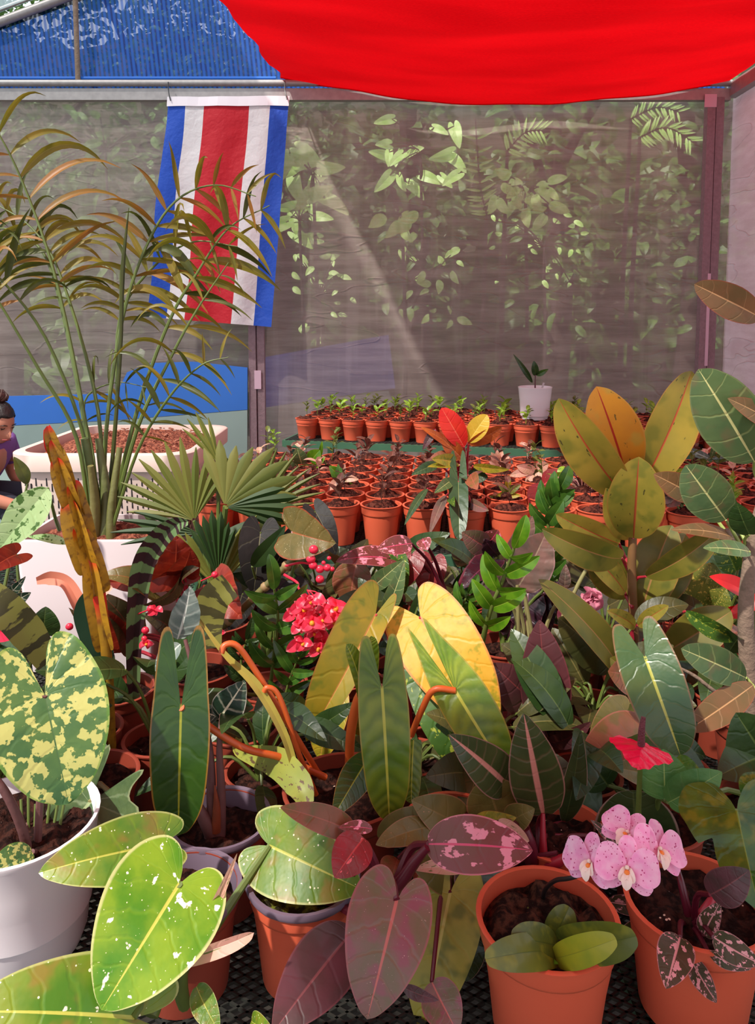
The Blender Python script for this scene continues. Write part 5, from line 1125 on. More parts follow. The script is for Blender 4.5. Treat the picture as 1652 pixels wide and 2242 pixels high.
for q in range(7): ms.T([(700+q*9, 2040, .97), (690+q*5, 2075, .93), (640+q*12, 2110+q*4, .92)], .0018, 'black', 'dry_root')
# ================================================================== olive leaved philodendron row
ol_ = Plant('potted_olive_philodendron', 'rounded olive leaves with pinkish edges at the centre front', 'philodendron', 965, 1.15, .15, .14, pm='terra')
ol_.sm = M_['maroon']
for a in ((1020, 1815, 900, 1752, 96, 1.1, 1.05, 'ovate', L_oli, .1), (1090, 1785, 1062, 1706, 130, 1.12, 1.1, 'round', L_oli, 0), (830, 1838, 945, 1768, 66, 1.08, 1.06, 'ovate', L_oli, -.1), (945, 1810, 822, 1850, 62, 1.05, 1.0, 'ovate', L_oli, .3), (1000, 1930, 885, 1862, 90, 1.04, .99, 'ovate', L_oli, .1), (1110, 1800, 1170, 1770, 60, 1.08, 1.05, 'ovate', L_oli, 0), (1035, 1800, 1130, 1790, 46, 1.06, 1.04, 'lance', L_yel2, .2), (870, 1880, 850, 1940, 70, 1.08, 1.04, 'ovate', L_brn, 0)):
    ol_.L(*a[:7], a[7], a[8], a[9], fold=.12)
ol_.L(1015, 1905, 905, 1905, 40, 1.0, .98, 'lance', L_pin, .5, .2, .1, name='pink_leaf')
ol_.L(985, 1955, 925, 2262, 178, 1.0, .93, 'heart', L_yg, .1, .1, .05, N=34, M=5); ol_.L(1045, 1905, 1062, 2045, 116, 1.03, .97, 'heart', L_dkg, .1, .1, .05, N=30, M=4)
ol_.L(1045, 2045, 1020, 2150, 70, 1.02, .98, 'ovate', L_dkg, .3); ol_.L(945, 2150, 1002, 2262, 96, .9, .86, 'ovate', L_sil, .1)
# ================================================================== pink midrib princess with tangled maroon stalks
pp_ = Plant('potted_maroon_stalk_philodendron', 'dark leaves with pink midribs over a tangle of maroon stalks', 'philodendron', 1190, 1.12, .15, .14, pm='terra')
pp_.sm = M_['maroon']; pp_.sr = .0045; q0 = (1180, 1900, 1.08)
pp_.L(1188, 1780, 1146, 1562, 122, 1.10, 1.08, 'ovate', L_pkm, 0, .25, .06, pet=[q0], N=34, M=6, wave=.01)
pp_.L(1112, 1722, 982, 1608, 100, 1.12, 1.05, 'ovate', L_pkm, .1, .2, .1, pet=[q0], N=34, M=6)
pp_.L(1392, 1885, 1385, 1730, 190, 1.16, 1.12, 'round', L_dkg, .1, .12, .08, pet=[q0], N=34, M=6)
pp_.L(1235, 1800, 1270, 1600, 60, 1.16, 1.14, 'lance', L_dkg, .4, .3, .05, pet=[q0], N=26)
pp_.L(1090, 1800, 1158, 1842, 44, 1.0, .98, 'ovate', L_pin, .3, .2, .1, pet=[q0], name='pink_leaf')
pp_.L(1335, 1975, 1462, 1985, 44, 1.05, 1.02, 'ovate', L_var, .2, .2, .1, pet=[(1250, 1930, 1.1)])
pp_.L(1350, 1850, 1292, 1795, 30, 1.08, 1.06, 'lance', L_var, .2, pet=[(1440, 1940, 1.06)]); pp_.L(1430, 1925, 1475, 1950, 30, 1.05, 1.03, 'lance', L_var, .2)
rq = random.Random(2)
for q in range(20):
    ax, ay = rq.uniform(1040, 1180), rq.uniform(1870, 1980); bx_, by_ = rq.uniform(1150, 1330), rq.uniform(1860, 2010)
    pp_.T([(ax, ay, 1.08+rq.uniform(-.03, .03)), ((ax+bx_)/2, (ay+by_)/2-12+rq.uniform(-15, 15), 1.06), (bx_, by_, 1.08+rq.uniform(-.04, .02))], rq.uniform(.0022, .0048), 'maroon', 'aerial_root', 7)
pp_.T([(1165, 1900, 1.06), (1160, 1850, 1.05), (1150, 1815, 1.05)], [.012, .009, .006], 'maroon', 'petiole'); pp_.T([(1180, 1900, 1.06), (1215, 1890, 1.04), (1250, 1868, 1.03)], [.008, .009, .004], 'redst', 'petiole')
pp_.T([(1190, 1880, 1.08), (1188, 1830, 1.09), (1188, 1780, 1.1)], [.007, .005, .0035], 'redst', 'petiole')
# ================================================================== orchid
oc = Plant('potted_orchid', 'pink freckled moth orchid in the terracotta pot, front right', 'orchid', 1198, .925, .178, .15, pm='terra', soil='barkchip', mound_=.012)
for a in ((1222, 2085, 1062, 2100, 78, .93, .86, 'round', L_orc, .2), (1215, 2070, 1118, 2052, 76, .92, .9, 'round', L_orc, .1), (1215, 2098, 1348, 2056, 66, .91, .86, 'round', L_orcy, .1), (1228, 2062, 1392, 2050, 92, .94, .88, 'round', L_orc, .35), (1208, 2060, 1246, 1985, 66, .95, .96, 'round', L_orc, .1), (1225, 2070, 1290, 2020, 50, .95, .94, 'lance', L_orc, .2), (1210, 2105, 1222, 2110, 14, .92, .9, 'lance', L_zz, 0)):
    oc.L(*a[:5], a[5]-.04, a[6]-.05, a[7], a[8], a[9], .12, .10, pet=False, N=26, M=5, cup=.1)
sp = oc.T([(1190, 2060, .97), (1188, 1990, .98), (1192, 1950, .96), (1215, 1928, .92), (1250, 1922, .88), (1320, 1900, .865), (1400, 1880, .87), (1450, 1870, .88)], [.0035, .003, .003, .0028, .0025, .0022, .002, .0015], 'black', 'flower_spike', 8, 6)
def orchid(x, y, Y, s, fx, fz, rollz=0):
    c_ = P(x, y, Y); n = (CAM-c_).normalized(); n = (n+V((fx, 0, fz))).normalized(); up = V((0, 0, 1)); rt = up.cross(n).normalized(); u2 = n.cross(rt)
    r_ = px(s, Y); fl_ = empty('flower', c_); C.objects.unlink(fl_)
    bpy.data.objects.remove(fl_)
    def dr(a): a = R(a+rollz); return rt*cos(a)+u2*sin(a)
    b = MB(); b.ball(c_-n*.002, r_*.1, 8, 6); o = b.build('flower', L_pel, oc.r)
    for a, ln, wd, of, nm in ((90, .95, .62, -.003, 'sepal'), (215, .92, .6, -.003, 'sepal'), (325, .92, .6, -.003, 'sepal'), (12, 1.0, 1.12, .001, 'petal'), (168, 1.0, 1.12, .001, 'petal')):
        b = MB(); d = dr(a); B = c_+n*of; add_leaf(b, B, B+d*r_*ln+n*r_*.05, r_*wd, 'petal' if nm == 'petal' else 'round', 0, .12, .06, N=22, M=5, nrm=n, wave=.012, nw=3); b.build(nm, L_pel, o)
    b = MB()
    for a in (238, 302): d = dr(a); add_leaf(b, c_, c_+d*r_*.42+n*r_*.22, r_*.3, 'round', 0, .4, .2, N=12, M=3, nrm=n)
    add_leaf(b, c_, c_+dr(270)*r_*.6+n*r_*.18, r_*.34, 'obov', 0, .3, .25, N=14, M=3, nrm=n); b.build('lip', M_['cream'], o)
    b = MB(); b.ball(c_+n*r_*.14+dr(270)*r_*.12, r_*.10, 9, 7); b.build('column', simple('orange lip throat', (236, 130, 40), .5) if 'orange lip throat' not in bpy.data.materials else bpy.data.materials['orange lip throat'], o)
    b = MB(); b.ball(c_+n*r_*.12+dr(90)*r_*.04, r_*.075, 8, 6); b.build('cap', M_['cream'], o)
orchid(1372, 1902, .84, 72, 0, -.05)
orchid(1292, 1888, .865, 66, -.55, 0, 8)
orchid(1372, 1826, .875, 62, -.1, .75, -30)
orchid(1440, 1862, .86, 70, .75, .25, -28)
# ================================================================== pink streaked small plant, front right
vr = Plant('potted_streaked_philodendron', 'small pink streaked leaves in the terracotta pot at the bottom right', 'philodendron', 1522, .955, .18, .15, pm='terra', soil='soil')
vr.sm = M_['maroon']; vr.sr = .004; q1 = (1520, 2075, .95)
for a in ((1488, 2052, 1457, 2165, 84, .88, .82, 'ovate', L_var, 0), (1512, 2102, 1568, 2196, 48, .88, .84, 'ovate', L_var, .1), (1562, 2052, 1665, 2112, 60, .86, .82, 'ovate', L_var, .2), (1550, 2085, 1645, 2122, 34, .87, .84, 'lance', L_var, .4), (1540, 2045, 1577, 1975, 48, .90, .88, 'ovate', L_var, -.1), (1450, 2062, 1346, 2055, 76, 1.0, .97, 'ovate', L_dkg, .4), (1495, 2050, 1472, 2000, 30, .96, .97, 'lance', L_var, .2), (1555, 1958, 1640, 1905, 84, .87, .85, 'ovate', L_dusk, .2)):
    vr.L(*a[:7], a[7], a[8], a[9], pet=[q1], fold=.2)
vr.T([q1, (1508, 2010, .95), (1492, 1940, .96), (1484, 1905, .97)], [.007, .006, .005, .003], 'maroon', 'petiole'); vr.T([q1, (1528, 2020, .94), (1555, 1975, .95), (1562, 1960, .96)], [.008, .0075, .006, .004], 'redst', 'petiole')
# ================================================================== crimson anthurium
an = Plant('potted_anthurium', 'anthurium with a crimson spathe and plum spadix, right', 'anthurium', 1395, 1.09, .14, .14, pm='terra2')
lf = an.L(1405, 1628, 1394, 1684, 146, 1.02, .98, [(0, 0), (.1, -.1), (.35, -.12), (.75, -.2), (1, .0), (.85, .3), (.55, .55), (.3, .85), (0, 1)], L_ant, 0, -.25, .1, N=30, M=6, name='spathe', pet=[(1395, 1880, 1.08), (1398, 1740, 1.05)], wave=.02)
b = MB(); b.tube([P(1403, 1630, 1.015), P(1404, 1600, 1.01), P(1408, 1570, 1.012)], [.0052, .0046, .0032], 12); b.build('spadix', M_['spadix'], lf)
an.L(1455, 1750, 1452, 1640, 118, 1.04, 1.05, 'ovate', L_grn, 0, .1, .05, N=30, M=5); an.L(1462, 1757, 1580, 1690, 84, 1.03, 1.0, 'ovate', L_grn, .1, .15, .08)
an.L(1480, 1660, 1555, 1760, 70, 1.12, 1.06, 'ovate', L_big, .3); an.L(1300, 1700, 1250, 1850, 90, 1.2, 1.16, 'lance', L_filg, .3)
an.L(1330, 1720, 1270, 1640, 100, 1.18, 1.2, 'ovate', L_filg, .1); an.L(1425, 1700, 1340, 1680, 60, 1.16, 1.12, 'ovate', L_oli, .2)
# ================================================================== big glossy plant at right edge
bgp = Plant('potted_glossy_philodendron', 'large glossy lobed green leaves hanging in from the right edge', 'philodendron', 1690, 1.15, .16, .15)
bgp.L(1612, 1775, 1664, 2000, 262, .96, .88, 'lobed', L_big, .05, .14, .12, pet=[(1700, 1960, 1.1), (1650, 1800, 1.05)], N=48, M=7)
bgp.L(1660, 1760, 1640, 1690, 70, .98, 1.0, 'round', L_big, .2, .2, .1); bgp.L(1700, 1700, 1610, 1560, 200, 1.24, 1.24, 'heart', L_filg, 0, .15, .05, N=30, M=5)
bgp.L(1690, 1650, 1570, 1700, 140, 1.26, 1.2, 'heart', L_filg, .2, .15, .1); bgp.L(1500, 1790, 1540, 1720, 50, 1.0, 1.02, 'ovate', L_big, .3)
# ================================================================== left edge plants
le = Plant('potted_mottled_aglaonema', 'pale mottled leaf leaning across the perforated bin at the left edge', 'aglaonema', -30, 1.72, .15, .15)
le.L(105, 1068, -8, 1212, 82, 1.72, 1.64, 'lance', L_camo2, .1, .2, .08, pet=[(130, 1160, 1.8), (120, 1130, 1.76)]); le.L(150, 1190, 60, 1175, 22, 1.74, 1.7, 'lance', L_camo2, .4, pet=False)
le.L(60, 1060, 30, 1000, 30, 1.78, 1.78, 'lance', L_pald, .3)
la = Plant('potted_red_anthurium', 'red spathes and veined leaves at the left edge before the white planter', 'anthurium', 18, 1.42, .15, .15)
la.L(-30, 1375, 48, 1385, 46, 1.3, 1.28, 'ovate', L_ant, .4, name='spathe'); la.L(-30, 1450, 44, 1458, 46, 1.26, 1.24, 'ovate', L_ant, .5, name='spathe')
la.L(36, 1214, -40, 1262, 60, 1.5, 1.4, 'wing', L_begr, .3); la.L(95, 1380, 100, 1328, 70, 1.42, 1.42, 'heart', L_filg, 0); la.L(-10, 1330, 56, 1262, 30, 1.4, 1.4, 'lance', L_alod, .2, wave=.05); la.L(-20, 1340, 68, 1297, 50, 1.38, 1.38, 'lance', L_alod, .2)
la.strap([(105, 1450, 1.3), (60, 1385, 1.28), (10, 1330, 1.26), (-40, 1290, 1.25)], [50, 74, 74, 60], L_str2, base=False, fold=.2)
la.L(60, 1430, 130, 1400, 60, 1.34, 1.3, 'ovate', L_fill, .2); la.L(20, 1400, 80, 1440, 60, 1.36, 1.32, 'heart', L_filg, .2)
# ================================================================== larger plants on the seedling bench
def gridplant(i, j, name, label, cat):
    r = GRID[(i, j)]; r.name = name; r['label'] = label; r['category'] = cat
    r.rotation_euler = (0, 0, 0)
    if 'group' in r.keys(): del r['group']
    for ch in list(r.children):
        if ch.name.startswith('seedling'): bpy.data.objects.remove(ch)
        else: ORG[ch.name] = r.location.copy()
    ORG[r.name] = r.location.copy()
    pl = Plant.__new__(Plant); pl.r = r; pl.c = r.location.copy(); pl.cr = pl.c+V((0, 0, .1)); pl.sm = M_['stem']; pl.sr = .003; return pl
def near(pxx, Yg):
    best = min(GRID.items(), key=lambda kv: (kv[1].location.y-Yg)**2+(kv[1].location.x-(pxx-CX)/F*Yg)**2); return best[0]
k_i = near(1003, 2.42); rdp = gridplant(*k_i, 'potted_red_leaf_philodendron', 'philodendron with one scarlet and one yellow leaf rising above the seedlings', 'philodendron')
rdp.sm = M_['redst']; rdp.sr = .004; cY = rdp.c.y
for a in ((1015, 978, 966, 893, 52, 'ellip', L_phr, .1, 0), (1025, 968, 1066, 908, 44, 'ellip', L_phy, -.1, 0), (1025, 972, 1098, 935, 34, 'ellip', L_pho, .5, 0), (1010, 1003, 965, 958, 36, 'ovate', L_pho, .1, 0), (1000, 985, 920, 935, 22, 'lance', L_pho, .4, 0), (995, 1000, 942, 1002, 28, 'ovate', L_brn, .5, 0), (990, 1010, 945, 1005, 32, 'heart', L_yel2, .2, -.1), (1005, 1018, 935, 1022, 20, 'lance', L_yel2, .5, -.1), (1035, 1020, 1115, 1028, 22, 'lance', L_yel2, .4, -.1), (1003, 1055, 1005, 1183, 44, 'sag', L_phg, 0, -.25), (990, 1050, 950, 1080, 26, 'lance', L_fic, .1, -.2), (975, 1085, 940, 1170, 24, 'lance', L_rip, .3, -.3), (935, 1070, 885, 1150, 20, 'lance', L_phg, .4, -.25), (960, 1015, 900, 1040, 26, 'lance', L_phg, .3, -.1), (985, 1090, 995, 1110, 20, 'lance', L_mot, 0, -.25), (1030, 1040, 1045, 1072, 34, 'ovate', L_brn, .2, -.2), (1030, 1100, 1070, 1118, 26, 'ovate', L_sil, .2, -.25), (952, 940, 925, 985, 18, 'lance', L_dusk, .2, 0), (1025, 1040, 1068, 1045, 34, 'ovate', L_filg, 0, -.05)):
    rdp.L(a[0], a[1], a[2], a[3], a[4], cY+a[8]*.5-.02, cY+a[8]-.03, a[5], a[6], a[7], .2, .06, N=22)
rdp.T([rdp.cr, P(1012, 1050, cY), P(1015, 1000, cY)], [.006, .005, .004], 'stem', 'stem')
def mini(pxx, Y, name, label, cat, leaves, mt, sm=None, jitter=.2):
    k = near(pxx, Y); g = gridplant(*k, name, label, cat)
    if sm: g.sm = M_[sm]
    for (bx, by, tx, ty, w_, ol) in leaves:
        g.L(bx, by, tx, ty, w_, g.c.y, g.c.y-.02, ol, mt if not isinstance(mt, list) else random.choice(mt), random.uniform(-.3, .3), .2, .08, N=14, M=3)
    return g
mini(1195, 2.75, 'potted_pink_syngonium', 'pale pink spreading leaves among the middle bench pots', 'syngonium', [(1170, 1030, 1130, 1020, 24, 'ovate'), (1175, 1025, 1200, 1015, 26, 'ovate'), (1175, 1035, 1190, 1060, 22, 'ovate'), (1165, 1038, 1150, 1058, 18, 'ovate'), (1160, 1030, 1115, 1042, 20, 'ovate'), (1185, 1030, 1225, 1040, 18, 'ovate')], L_pin)
mini(1090, 2.85, 'potted_cream_peperomia', 'cream rosette right of the scarlet leaf', 'peperomia', [(1092, 1015, 1075, 990, 18, 'ovate'), (1092, 1015, 1100, 988, 18, 'ovate'), (1092, 1015, 1115, 1000, 18, 'ovate'), (1092, 1018, 1070, 1010, 16, 'ovate'), (1092, 1018, 1118, 1018, 16, 'ovate'), (1092, 1010, 1088, 985, 14, 'ovate')], L_pin)
mini(1100, 2.42, 'potted_schefflera_seedling', 'pale green whorled seedling at the bench front, right of the quilted leaf', 'seedling', [(1110, 1080, 1090, 1060, 16, 'lance'), (1110, 1080, 1140, 1062, 16, 'lance'), (1110, 1080, 1085, 1085, 14, 'lance'), (1110, 1070, 1115, 1040, 14, 'lance'), (1110, 1085, 1140, 1085, 14, 'lance'), (1100, 1100, 1070, 1085, 16, 'lance')], [L_yel2, L_crt])
g_ = mini(750, 2.62, 'potted_white_syngonium', 'seedling with white green heart leaves at the bench left', 'syngonium', [(745, 1040, 755, 1015, 18, 'heart'), (750, 1045, 785, 1050, 20, 'heart'), (748, 1050, 720, 1020, 30, 'lance'), (745, 1060, 742, 1012, 22, 'lance'), (740, 1055, 712, 1075, 22, 'heart'), (760, 1060, 790, 1075, 16, 'heart')], [L_grn, L_pin, L_zz])
mini(700, 2.95, 'potted_green_seedling', 'broad bright leaf seedling at the back left of the middle bench', 'seedling', [(660, 1015, 650, 980, 34, 'ovate'), (680, 1010, 700, 985, 34, 'ovate'), (690, 1015, 712, 1000, 24, 'heart'), (700, 1000, 705, 965, 10, 'lance'), (650, 1020, 632, 1000, 22, 'ovate')], [L_zz, L_fic])
g_ = mini(1290, 2.5, 'potted_tillandsia', 'tangle of thin pink and green striped blades among the pots', 'air plant', [], L_pin)
rq = random.Random(6)
for q in range(34):
    a_ = rq.uniform(0, 6.28); b = MB(); c_ = g_.cr+V((0, 0, .01)); L_ = rq.uniform(.08, .16); d = V((cos(a_), sin(a_)*.7, rq.uniform(.2, 1.6))).normalized()
    add_strap(b, [c_, c_+d*L_*.5, c_+d*L_+V((0, 0, -.03))], [.004, .006, .0006], rq.uniform(-1, 1), .3, 4, 1); b.build('blade', rq.choice([L_pin, L_var, L_dusk]), g_.r)
mini(1235, 2.42, 'potted_wine_leaf_plant', 'large wine red leaf above the pots left of the striped blades', 'caladium', [(1190, 1060, 1235, 1035, 46, 'ovate'), (1185, 1110, 1200, 1060, 44, 'ovate'), (1180, 1060, 1165, 1110, 40, 'ovate'), (1190, 1110, 1178, 1130, 26, 'ovate')], L_red)
mini(1540, 2.75, 'potted_grey_blade_plant', 'arching grey green blades among pots near the right post', 'seedling', [(1555, 1005, 1492, 976, 18, 'lance'), (1555, 1005, 1570, 955, 12, 'lance'), (1558, 1005, 1610, 990, 12, 'lance'), (1560, 1010, 1600, 1005, 10, 'lance')], [L_silv, L_fic])
mini(1480, 2.3, 'potted_bronze_seedling', 'bronze leaved seedling behind the pale veined fig leaf', 'seedling', [(1490, 1080, 1440, 1050, 44, 'ovate'), (1480, 1090, 1460, 1110, 34, 'ovate'), (1500, 1090, 1540, 1105, 30, 'ovate'), (1470, 1085, 1430, 1095, 30, 'ovate'), (1500, 1085, 1520, 1050, 26, 'ovate')], [L_ficb, L_rip])
mini(1620, 2.55, 'potted_orange_tip_seedling', 'green and orange seedling at the right end of the middle bench', 'seedling', [(1590, 1060, 1560, 1040, 18, 'ovate'), (1600, 1065, 1640, 1050, 14, 'ovate'), (1605, 1070, 1625, 1085, 16, 'ovate'), (1590, 1070, 1570, 1090, 16, 'ovate'), (1600, 1060, 1605, 1030, 12, 'lance')], [L_yg, L_pho])
# ================================================================== white tapered pot on the rear seedlings
wz = RBZ+.001+.1135; wpY = 4.12
potw2 = [(0, .003), (.062, .003), (.068, 0), (.070, .01), (.085, .12), (.090, .168), (.092, .172), (.092, .175), (.089, .176), (.086, .17), (.078, .02), (0, .02)]
wp = Plant('potted_cutting', 'white tapered pot with a small cutting resting on the rear pots', 'plant pot', 1171, wpY, .174, .176, pm='white', prof=potw2, z=wz)
wp.T([wp.cr, P(1171, 830, wpY), P(1172, 815, wpY)], [.0045, .003, .0025], 'maroon', 'stem')
for a in ((1172, 822, 1168, 790, 16, 'ovate', L_filg), (1174, 822, 1200, 808, 12, 'lance', L_zz2), (1165, 838, 1123, 775, 12, 'lance', L_filg)): wp.L(a[0], a[1], a[2], a[3], a[4], wpY, wpY-.02, a[5], a[6], .1, pet=False)
b = MB(); b.beam(P(1185, 853, wpY-.02), P(1190, 838, wpY-.03), .010, .0015, V((0, 1, 0))); b.build('plant_tag', M_['white2'], wp.r)
# ------------------------------------------------------------------ filler plants in the shade between the named ones
def filler(name, label, cat, x, Y, n, ln, ratio, ol, mt, seed, hmin=.05, hmax=.22, D=.14, sm='stem', X=None):
    p = Plant(name, label, cat, x, Y, D, .13, X=X); rr = random.Random(seed); p.sm = M_[sm]; p.sr = .003
    for q in range(n):
        a_ = q*2.4+rr.uniform(-.4, .4); h = hmin+(hmax-hmin)*rr.random(); rad = rr.uniform(.03, .10)
        B = p.cr+V((cos(a_)*rad, sin(a_)*rad*.7, h)); L_ = ln*rr.uniform(.75, 1.2); d = V((cos(a_), sin(a_)*.6-.25, rr.uniform(-.5, .9))).normalized()
        b = MB(); add_leaf(b, B, B+d*L_, L_*ratio, ol, rr.uniform(-.5, .5), .18, .12, N=20, M=3, nrm=V((0, -.7, .8))); o = b.build('leaf', mt, p.r)
        b = MB(); b.tube([p.cr, p.cr.lerp(B, .5)+V((0, 0, .03)), B], [.0035, .0025], 6); b.build('petiole', p.sm, o)
    return p
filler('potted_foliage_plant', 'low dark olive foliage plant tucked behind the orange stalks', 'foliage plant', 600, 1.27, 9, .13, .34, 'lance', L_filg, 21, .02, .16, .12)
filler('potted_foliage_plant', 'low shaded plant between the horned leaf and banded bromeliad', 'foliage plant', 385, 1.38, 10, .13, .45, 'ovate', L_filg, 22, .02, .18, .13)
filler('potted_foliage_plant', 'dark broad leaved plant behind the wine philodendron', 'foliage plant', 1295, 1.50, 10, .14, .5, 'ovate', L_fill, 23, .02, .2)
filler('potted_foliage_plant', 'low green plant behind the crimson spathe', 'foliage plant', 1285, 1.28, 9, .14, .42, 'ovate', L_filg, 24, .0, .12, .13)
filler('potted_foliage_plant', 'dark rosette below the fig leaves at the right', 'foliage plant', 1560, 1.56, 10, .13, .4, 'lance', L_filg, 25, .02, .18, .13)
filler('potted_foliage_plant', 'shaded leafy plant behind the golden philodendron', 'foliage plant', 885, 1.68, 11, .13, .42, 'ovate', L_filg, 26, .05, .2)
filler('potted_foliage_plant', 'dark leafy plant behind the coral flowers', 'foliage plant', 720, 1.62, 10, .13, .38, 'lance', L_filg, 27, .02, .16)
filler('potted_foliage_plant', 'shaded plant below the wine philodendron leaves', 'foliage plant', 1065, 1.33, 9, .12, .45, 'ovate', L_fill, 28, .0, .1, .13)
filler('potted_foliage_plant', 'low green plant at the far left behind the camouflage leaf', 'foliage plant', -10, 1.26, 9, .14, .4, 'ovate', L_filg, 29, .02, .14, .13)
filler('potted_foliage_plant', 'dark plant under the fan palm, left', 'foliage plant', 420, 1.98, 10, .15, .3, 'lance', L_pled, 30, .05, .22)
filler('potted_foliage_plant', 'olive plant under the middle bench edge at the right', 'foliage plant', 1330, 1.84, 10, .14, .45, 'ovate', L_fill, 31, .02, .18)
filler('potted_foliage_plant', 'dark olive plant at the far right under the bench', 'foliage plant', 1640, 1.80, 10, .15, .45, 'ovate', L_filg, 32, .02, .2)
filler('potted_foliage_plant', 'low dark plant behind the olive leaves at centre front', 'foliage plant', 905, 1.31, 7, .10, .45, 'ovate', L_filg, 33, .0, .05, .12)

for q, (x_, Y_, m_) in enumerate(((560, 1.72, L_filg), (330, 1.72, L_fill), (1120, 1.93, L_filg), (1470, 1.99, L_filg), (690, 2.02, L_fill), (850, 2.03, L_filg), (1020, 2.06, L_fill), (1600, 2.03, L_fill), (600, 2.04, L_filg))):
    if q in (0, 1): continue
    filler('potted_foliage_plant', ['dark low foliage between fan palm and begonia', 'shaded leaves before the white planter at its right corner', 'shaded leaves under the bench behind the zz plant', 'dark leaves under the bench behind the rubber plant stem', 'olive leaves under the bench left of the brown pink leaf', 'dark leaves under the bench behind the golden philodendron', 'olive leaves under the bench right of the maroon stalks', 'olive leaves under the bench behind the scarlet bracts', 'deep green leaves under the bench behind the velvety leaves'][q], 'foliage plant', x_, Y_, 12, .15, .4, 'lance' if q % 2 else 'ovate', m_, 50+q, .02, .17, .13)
# ------------------------------------------------------------------ the seated woman behind the bin
HY = 4.15
hc = P(-4, 925, HY)                       # centre of the head
wmn = empty('person', (hc.x-.22, HY+.02, 0))
skin = simple('warm tan skin', (196, 128, 102), .5, .06, 20); hairm = simple('dark brown hair', (44, 28, 24), .45, .3, 60, bump=.4, bsc=90)
purp = simple('purple cotton top', (128, 78, 150), .8, .1, 14); trou = simple('dark trousers', (40, 42, 56), .9, .1)
def skinned(name, verts, edges, radii, mat_, root=0):
    me = bpy.data.meshes.new(name); o0 = ORG[wmn.name]; me.from_pydata([tuple(V(v)-o0) for v in verts], edges, []); me.materials.append(mat_)
    o = bpy.data.objects.new(name, me); C.objects.link(o); o.parent = wmn; ORG[o.name] = o0
    md = o.modifiers.new('s', 'SKIN'); md.use_smooth_shade = True; sv = me.skin_vertices[0].data
    for k, r_ in enumerate(radii): sv[k].radius = (r_, r_) if not isinstance(r_, tuple) else r_
    sv[root].use_root = True; o.modifiers.new('d', 'SUBSURF').levels = 2; o.modifiers['d'].render_levels = 2; return o
hx, hy, hz = hc; sx_ = hx-.17
hip = V((sx_-.16, HY+.02, .50)); ch = V((hx-.09, HY+.02, .71)); nk = V((hx-.075, HY+.01, hz-.145))
# body (one continuous surface)
vts = [hip, hip.lerp(ch, .5), ch, ch.lerp(nk, .6), nk, V((hx-.04, HY, hz-.07))]
eds = [(0, 1), (1, 2), (2, 3), (3, 4), (4, 5)]; rad_ = [.14, .13, (.17, .12), (.13, .09), .05, .052]
def limb(pts, rs, at):
    k = len(vts); last = at
    for p, r_ in zip(pts, rs): vts.append(V(p)); rad_.append(r_); eds.append((last, len(vts)-1)); last = len(vts)-1
for sg in (-1, 1):
    y = HY+.02+sg*.19
    limb([(ch.x+.02, y, .80), (ch.x+.06, y+sg*.03, .58), (ch.x+.28, y-sg*.02, .50), (ch.x+.36, y-sg*.04, .50)], [.055, .042, .032, .028], 2)
    k = len(vts)-1; hp_ = vts[k]
    for q, (ln, oy) in enumerate(((.075, -.032), (.085, -.012), (.08, .010), (.066, .030))):
        limb([(hp_.x+.06, hp_.y+oy, .495), (hp_.x+.06+ln*.6, hp_.y+oy*1.2, .475), (hp_.x+.06+ln*.8, hp_.y+oy*1.2, .452)], [.012, .009, .008], k)
    limb([(hp_.x+.02, hp_.y-sg*.05, .485), (hp_.x+.055, hp_.y-sg*.06, .468)], [.011, .009], k)
    limb([(hip.x+.08, HY+.02+sg*.10, .50), (hip.x+.46, HY+.02+sg*.13, .50), (hip.x+.44, HY+.02+sg*.13, .10), (hip.x+.46, HY+.02+sg*.13, .05), (hip.x+.60, HY+.02+sg*.14, .035)], [.09, .065, .042, .045, .035], 0)
skinned('body', vts, eds, rad_, skin)
# clothing
cv = [hip, hip.lerp(ch, .5), ch, ch.lerp(nk, .6)]; ce = [(0, 1), (1, 2), (2, 3)]; cr2 = [.158, .148, (.188, .138), (.142, .10)]
for sg in (-1, 1):
    y = HY+.02+sg*.19; cv += [V((ch.x+.02, y, .80)), V((ch.x+.05, y+sg*.02, .66))]; cr2 += [.075, .062]; ce += [(2, len(cv)-2), (len(cv)-2, len(cv)-1)]
skinned('top', cv, ce, cr2, purp)
cv = [hip]; ce = []; cr2 = [.165]
for sg in (-1, 1):
    cv += [V((hip.x+.08, HY+.02+sg*.10, .50)), V((hip.x+.46, HY+.02+sg*.13, .50)), V((hip.x+.44, HY+.02+sg*.13, .12))]; cr2 += [.108, .082, .06]; n_ = len(cv); ce += [(0, n_-3), (n_-3, n_-2), (n_-2, n_-1)]
skinned('trousers', cv, ce, cr2, trou)
# head: face turned towards +x, tilted down
fdir = V((.80, -.42, -.42)).normalized(); frt = fdir.cross(V((0, 0, 1))).normalized(); fup = frt.cross(fdir)
def H3(a, b_, c_): return hc+fdir*a+frt*b_+fup*c_
def headmesh(name, mt, parent, f, seg=40, rg=30):
    b = MB(); rows = []
    for i in range(rg+1):
        th = pi*i/rg; row = []
        for j in range(seg if 0 < i < rg else 1):
            ph = 2*pi*j/seg; d = V((sin(th)*cos(ph), sin(th)*sin(ph), cos(th))); row.append(b.av(H3(*f(d))))
        rows.append(row)
    for a, c_ in zip(rows, rows[1:]):
        for j in range(seg):
            q = [a[j % len(a)], c_[j % len(c_)], c_[(j+1) % len(c_)], a[(j+1) % len(a)]]; q = [x for n_, x in enumerate(q) if x not in q[:n_]]
            if len(q) > 2: b.face(q)
    return b.build(name, mt, parent)
def g2(x, y, s): return math.exp(-(x*x+y*y)/(2*s*s))
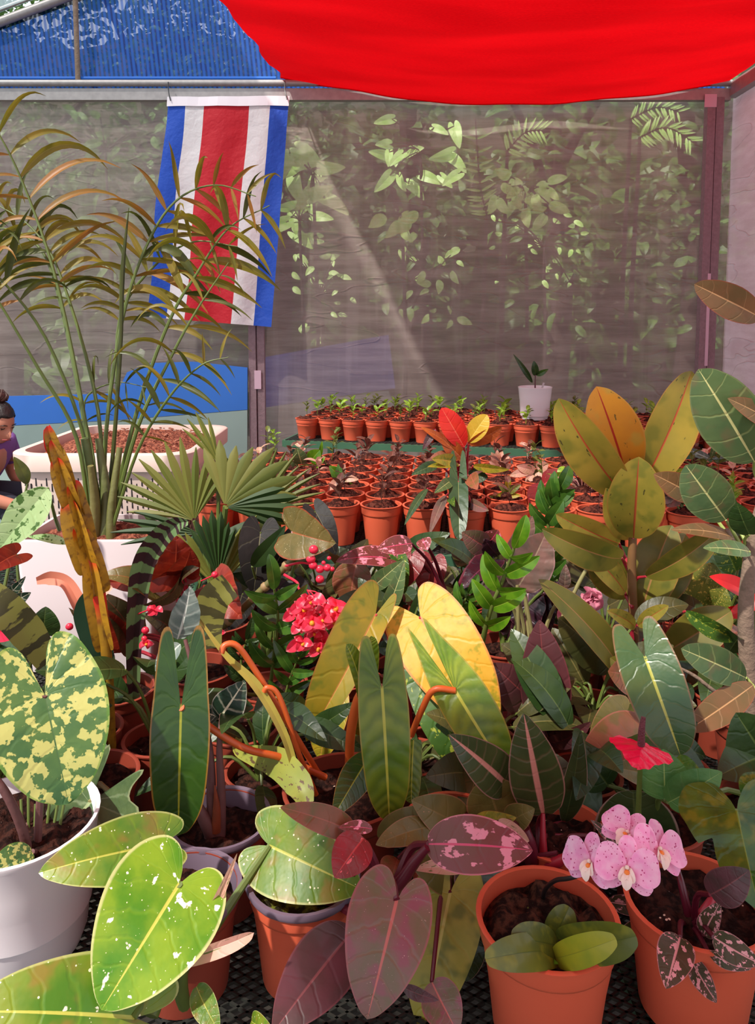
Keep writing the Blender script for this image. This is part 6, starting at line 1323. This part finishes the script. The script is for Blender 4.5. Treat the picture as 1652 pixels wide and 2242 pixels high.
def face(d):
    x, y, z = d; rx = .092; ry = .072; rz = .112
    X_, Y_, Z_ = x*rx, y*ry, z*rz
    if z < 0: Y_ *= 1+.35*z*abs(z); X_ += .018*(-z)*(x > 0)*x; X_ -= .03*max(0, -x)*x*0
    if x > 0:
        X_ += .026*g2(y*1.4, (z+.22)*1.0, .13)+.012*g2(y*1.5, (z+.02), .15)      # nose
        X_ -= .012*(g2((y-.38), (z-.02), .14)+g2((y+.38), (z-.02), .14))          # eye sockets
        X_ += .009*g2(y*.9, (z+.52)*2, .16)+.010*g2(y, z+.82, .2)                # lips, chin
        X_ += .006*(g2(y-.35, (z-.2)*1.6, .16)+g2(y+.35, (z-.2)*1.6, .16))
    return (X_, Y_, Z_)
hd = headmesh('head', skin, wmn, face)
for sg in (-1, 1):
    b = MB(); b.tube([H3(.083, sg*.018, .012), H3(.085, sg*.030, .008), H3(.078, sg*.043, .012)], [.0018, .0026, .0014], 6); b.build('eyelid', hairm, hd)
    b = MB(); b.tube([H3(.090, sg*.014, .028), H3(.090, sg*.032, .034), H3(.078, sg*.050, .028)], [.002, .003, .001], 6); b.build('eyebrow', hairm, hd)
    b = MB(); b.ball(H3(-.005, sg*.073, -.005), .022, 10, 8, (.9, .35, 1.25)); b.build('ear', skin, hd)
b = MB(); b.tube([H3(.092, -.024, -.056), H3(.104, 0, -.052), H3(.092, .024, -.056)], [.003, .006, .003], 8); b.build('lips', simple('rose lips', (176, 84, 80), .5), hd)
def hairf(d):
    x, y, z = d; k = 1.10+.015*sin(y*60); m_ = .88 if (x > .35 and z < .42) or (z < -.35) else 1.0
    if x > .1 and z < .42+.25*(x-.35): m_ = .86
    return (x*.092*k*m_-.004, y*.072*k*m_, z*.112*k*m_+.002)
headmesh('hair', hairm, wmn, hairf)
b = MB(); bc = H3(-.045, 0, .135); b.ball(bc, .043, 16, 12, (1, 1, .85))
for q in range(7): a_ = q*.9; b.tube([bc+V((.04*cos(a_), .04*sin(a_), -.02)), bc+V((.045*cos(a_+.8), .045*sin(a_+.8), .005)), bc+V((.02*cos(a_+1.8), .02*sin(a_+1.8), .036))], .006, 6)
b.build('hair_bun', simple('auburn hair', (92, 50, 36), .45, .3, 50, bump=.4, bsc=90), wmn)
b = MB(); b.tube([H3(-.035+.032*cos(t), .034*sin(t), .108) for t in [2*pi*i/14 for i in range(15)]], .005, 6, 1); b.build('hair_tie', simple('white lace hair tie', (230, 224, 226), .7), wmn)
tag(wmn, 'woman with dark hair in a bun looking down, purple top, behind the bin', 'person')
stl = empty('stool', (hip.x, HY+.02, 0)); b = MB(); b.lathe((hip.x, HY+.02, 0), [(0, .30), (.15, .30), (.16, .305), (.16, .322), (.15, .328), (0, .328)], 24); b.build('seat', M_['white2'], stl)
for q in range(4): a_ = q*pi/2+pi/4; b = MB(); b.beam((hip.x+.13*cos(a_), HY+.02+.13*sin(a_), 0), (hip.x+.10*cos(a_), HY+.02+.10*sin(a_), .302), .025, .025, V((0, 1, 0))); b.build('leg', M_['white2'], stl, smooth=False)
tag(stl, 'white stool the woman in the purple top sits on', 'stool')
